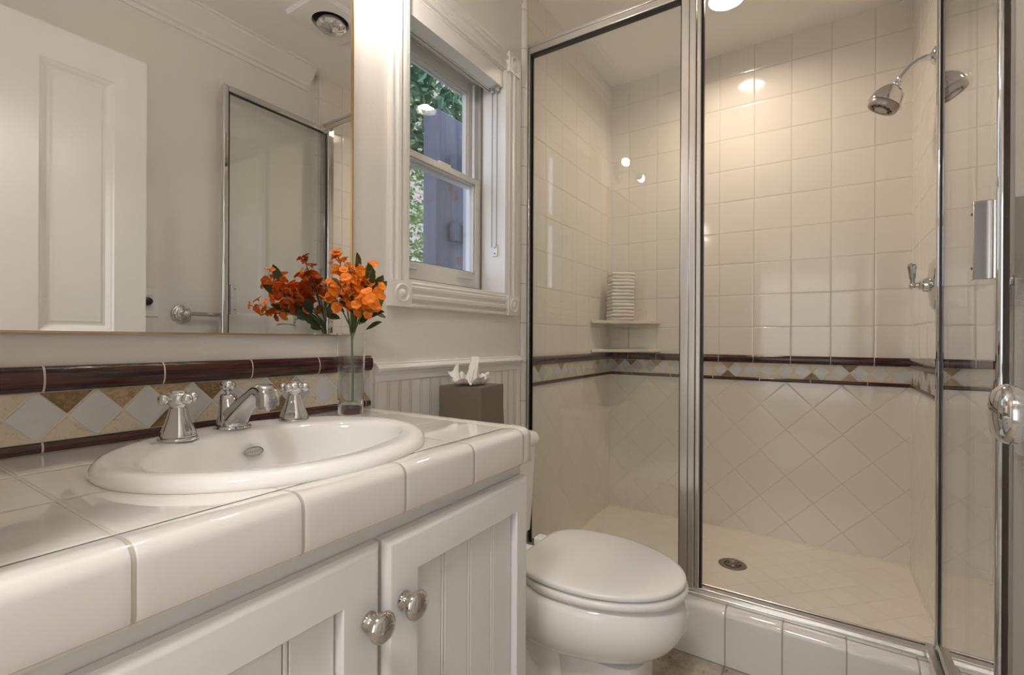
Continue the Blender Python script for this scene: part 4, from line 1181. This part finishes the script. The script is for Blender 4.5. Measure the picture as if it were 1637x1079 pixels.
# ------------------------------------------------------------------ towel bar, towel, switch, white door
tbz, tby = 1.102, -.296
bar = thing('towel_bar', (1.2, YP, tbz), 'chrome towel bar on the wall behind the open shower door', 'towel bar')
w = MB(); w.tube([(.958, tby, tbz), (1.46, tby, tbz)], .0095, 14); w.build('bar', M['chrome'], bar)
for x in (.958, 1.46):
    w = MB(); w.lathe([(.040, 0), (.040, .004), (.036, .008), (.033, .008), (.031, .013), (.024, .015), (.021, .020), (.012, .024), (.010, .036), (.014, .040), (.0145, .052), (.010, .058), (.002, .060)], (x, YP, tbz), (0, 1, 0), 36); w.build('mount', M['chrome'], bar, ang=50)
tw = thing('hand_towel', (1.26, tby, 1.0), 'white hand towel folded over the towel bar', 'towel')
w = MB()
pf = [(-.014, .805), (-.0145, .90), (-.0150, 1.08)] + [(.0150*math.cos(R(a)), tbz + .0150*math.sin(R(a)) - .002) for a in range(165, 14, -15)] + [(.0150, 1.08), (.0160, .95), (.0172, .815), (.0100, .812), (.0105, 1.09)] + [(.0103*math.cos(R(a)), tbz + .0103*math.sin(R(a))) for a in range(15, 166, 25)] + [(-.0105, 1.09), (-.0108, .803)]
rs = []
for i in range(15):
    x = 1.098 + i*.0245
    wv = .0012*math.sin(i*1.7)
    rs.append([(x + .002*math.sin(z_*30), tby + p*(1 + .0) + wv*(1.11 - z_)*3, z_ - (.004*math.sin(i*.9) if z_ < .85 else 0)) for p, z_ in pf])
w.rings(rs); w.build('towel_cloth', M['cloth'], tw, ang=60)
sw = thing('light_switch', (.845, YP, 1.145), 'white dimmer switch plate with dark knob beside the panelled door', 'light switch')
MB().box(.803, .873, YP, YP + .005, 1.085, 1.205).build('plate', M['plastic'], sw, bevel=.002)
MB().box(.821, .855, YP + .005, YP + .0065, 1.112, 1.178).build('insert', M['vinyl'], sw, bevel=.0006)
w = MB(); w.lathe([(.016, 0), (.017, .004), (.014, .018), (.009, .020)], (.832, YP + .0065, 1.148), (0, 1, 0), 20); w.build('knob', M['dark'], sw, ang=40)

DXa, DXb, DYf, DZ1 = .075, .783, -.215, 2.058
dw = bpy.data.objects.new('door_1', None); dw.location = (.43, DYf - .02, 0); COL.objects.link(dw); dw['kind'] = 'structure'
pans = [(.170, .380, 1.020, 1.942), (.480, .684, 1.020, 1.942), (.170, .380, .20, .82), (.480, .684, .20, .82)]
w = MB(); xs = [DXa, .170, .380, .480, .684, DXb]; zs = [.012, .20, .82, 1.020, 1.942, DZ1]
for i in range(5):
    for j in range(5):
        if i in (1, 3) and j in (1, 3): continue
        w.box(xs[i], xs[i+1], DYf - .036, DYf, zs[j], zs[j+1])
w.build('door_leaf', M['trim'], dw, sm=False)
for x0, x1, z0, z1 in pans:
    w = MB()
    def rc(i_, y): return [(x0 + i_, y, z0 + i_), (x1 - i_, y, z0 + i_), (x1 - i_, y, z1 - i_), (x0 + i_, y, z1 - i_)]
    w.rings([rc(0, DYf), rc(.004, DYf - .004), rc(.010, DYf - .006), rc(.022, DYf - .014), rc(.030, DYf - .014), rc(.036, DYf - .012)], cap0=False, cap1=True)
    w.build('door_panel', M['trim'], dw, sm=False)
w = MB(); kx, kz = .722, .922
w.lathe([(.030, 0), (.030, .003), (.022, .007), (.011, .010), (.0105, .024), (.018, .029), (.027, .034), (.0315, .040), (.0325, .045), (.031, .051), (.025, .056), (.012, .059), (.002, .060)], (kx, DYf, kz), (0, 1, 0), 40); w.build('knob', M['chrome'], dw, ang=60)

# lamp added unseen behind the camera, to carry the overhead hall fill
hl = thing('added_hall_lamp', (-.45, .12, ZC), 'added round ceiling lamp, unseen in the hall outside the doorway', 'ceiling lamp')
w = MB(); w.lathe([(.18, 0), (.18, .02), (.165, .03)], (-.45, .12, ZC), (0, 0, -1), 36); w.build('base', M['trim'], hl, ang=40)
w = MB(); w.lathe([(.163, .028), (.15, .036), (.001, .040)], (-.45, .12, ZC), (0, 0, -1), 36); w.build('diffuser', M['hall_fill_glow'], hl, ang=40)
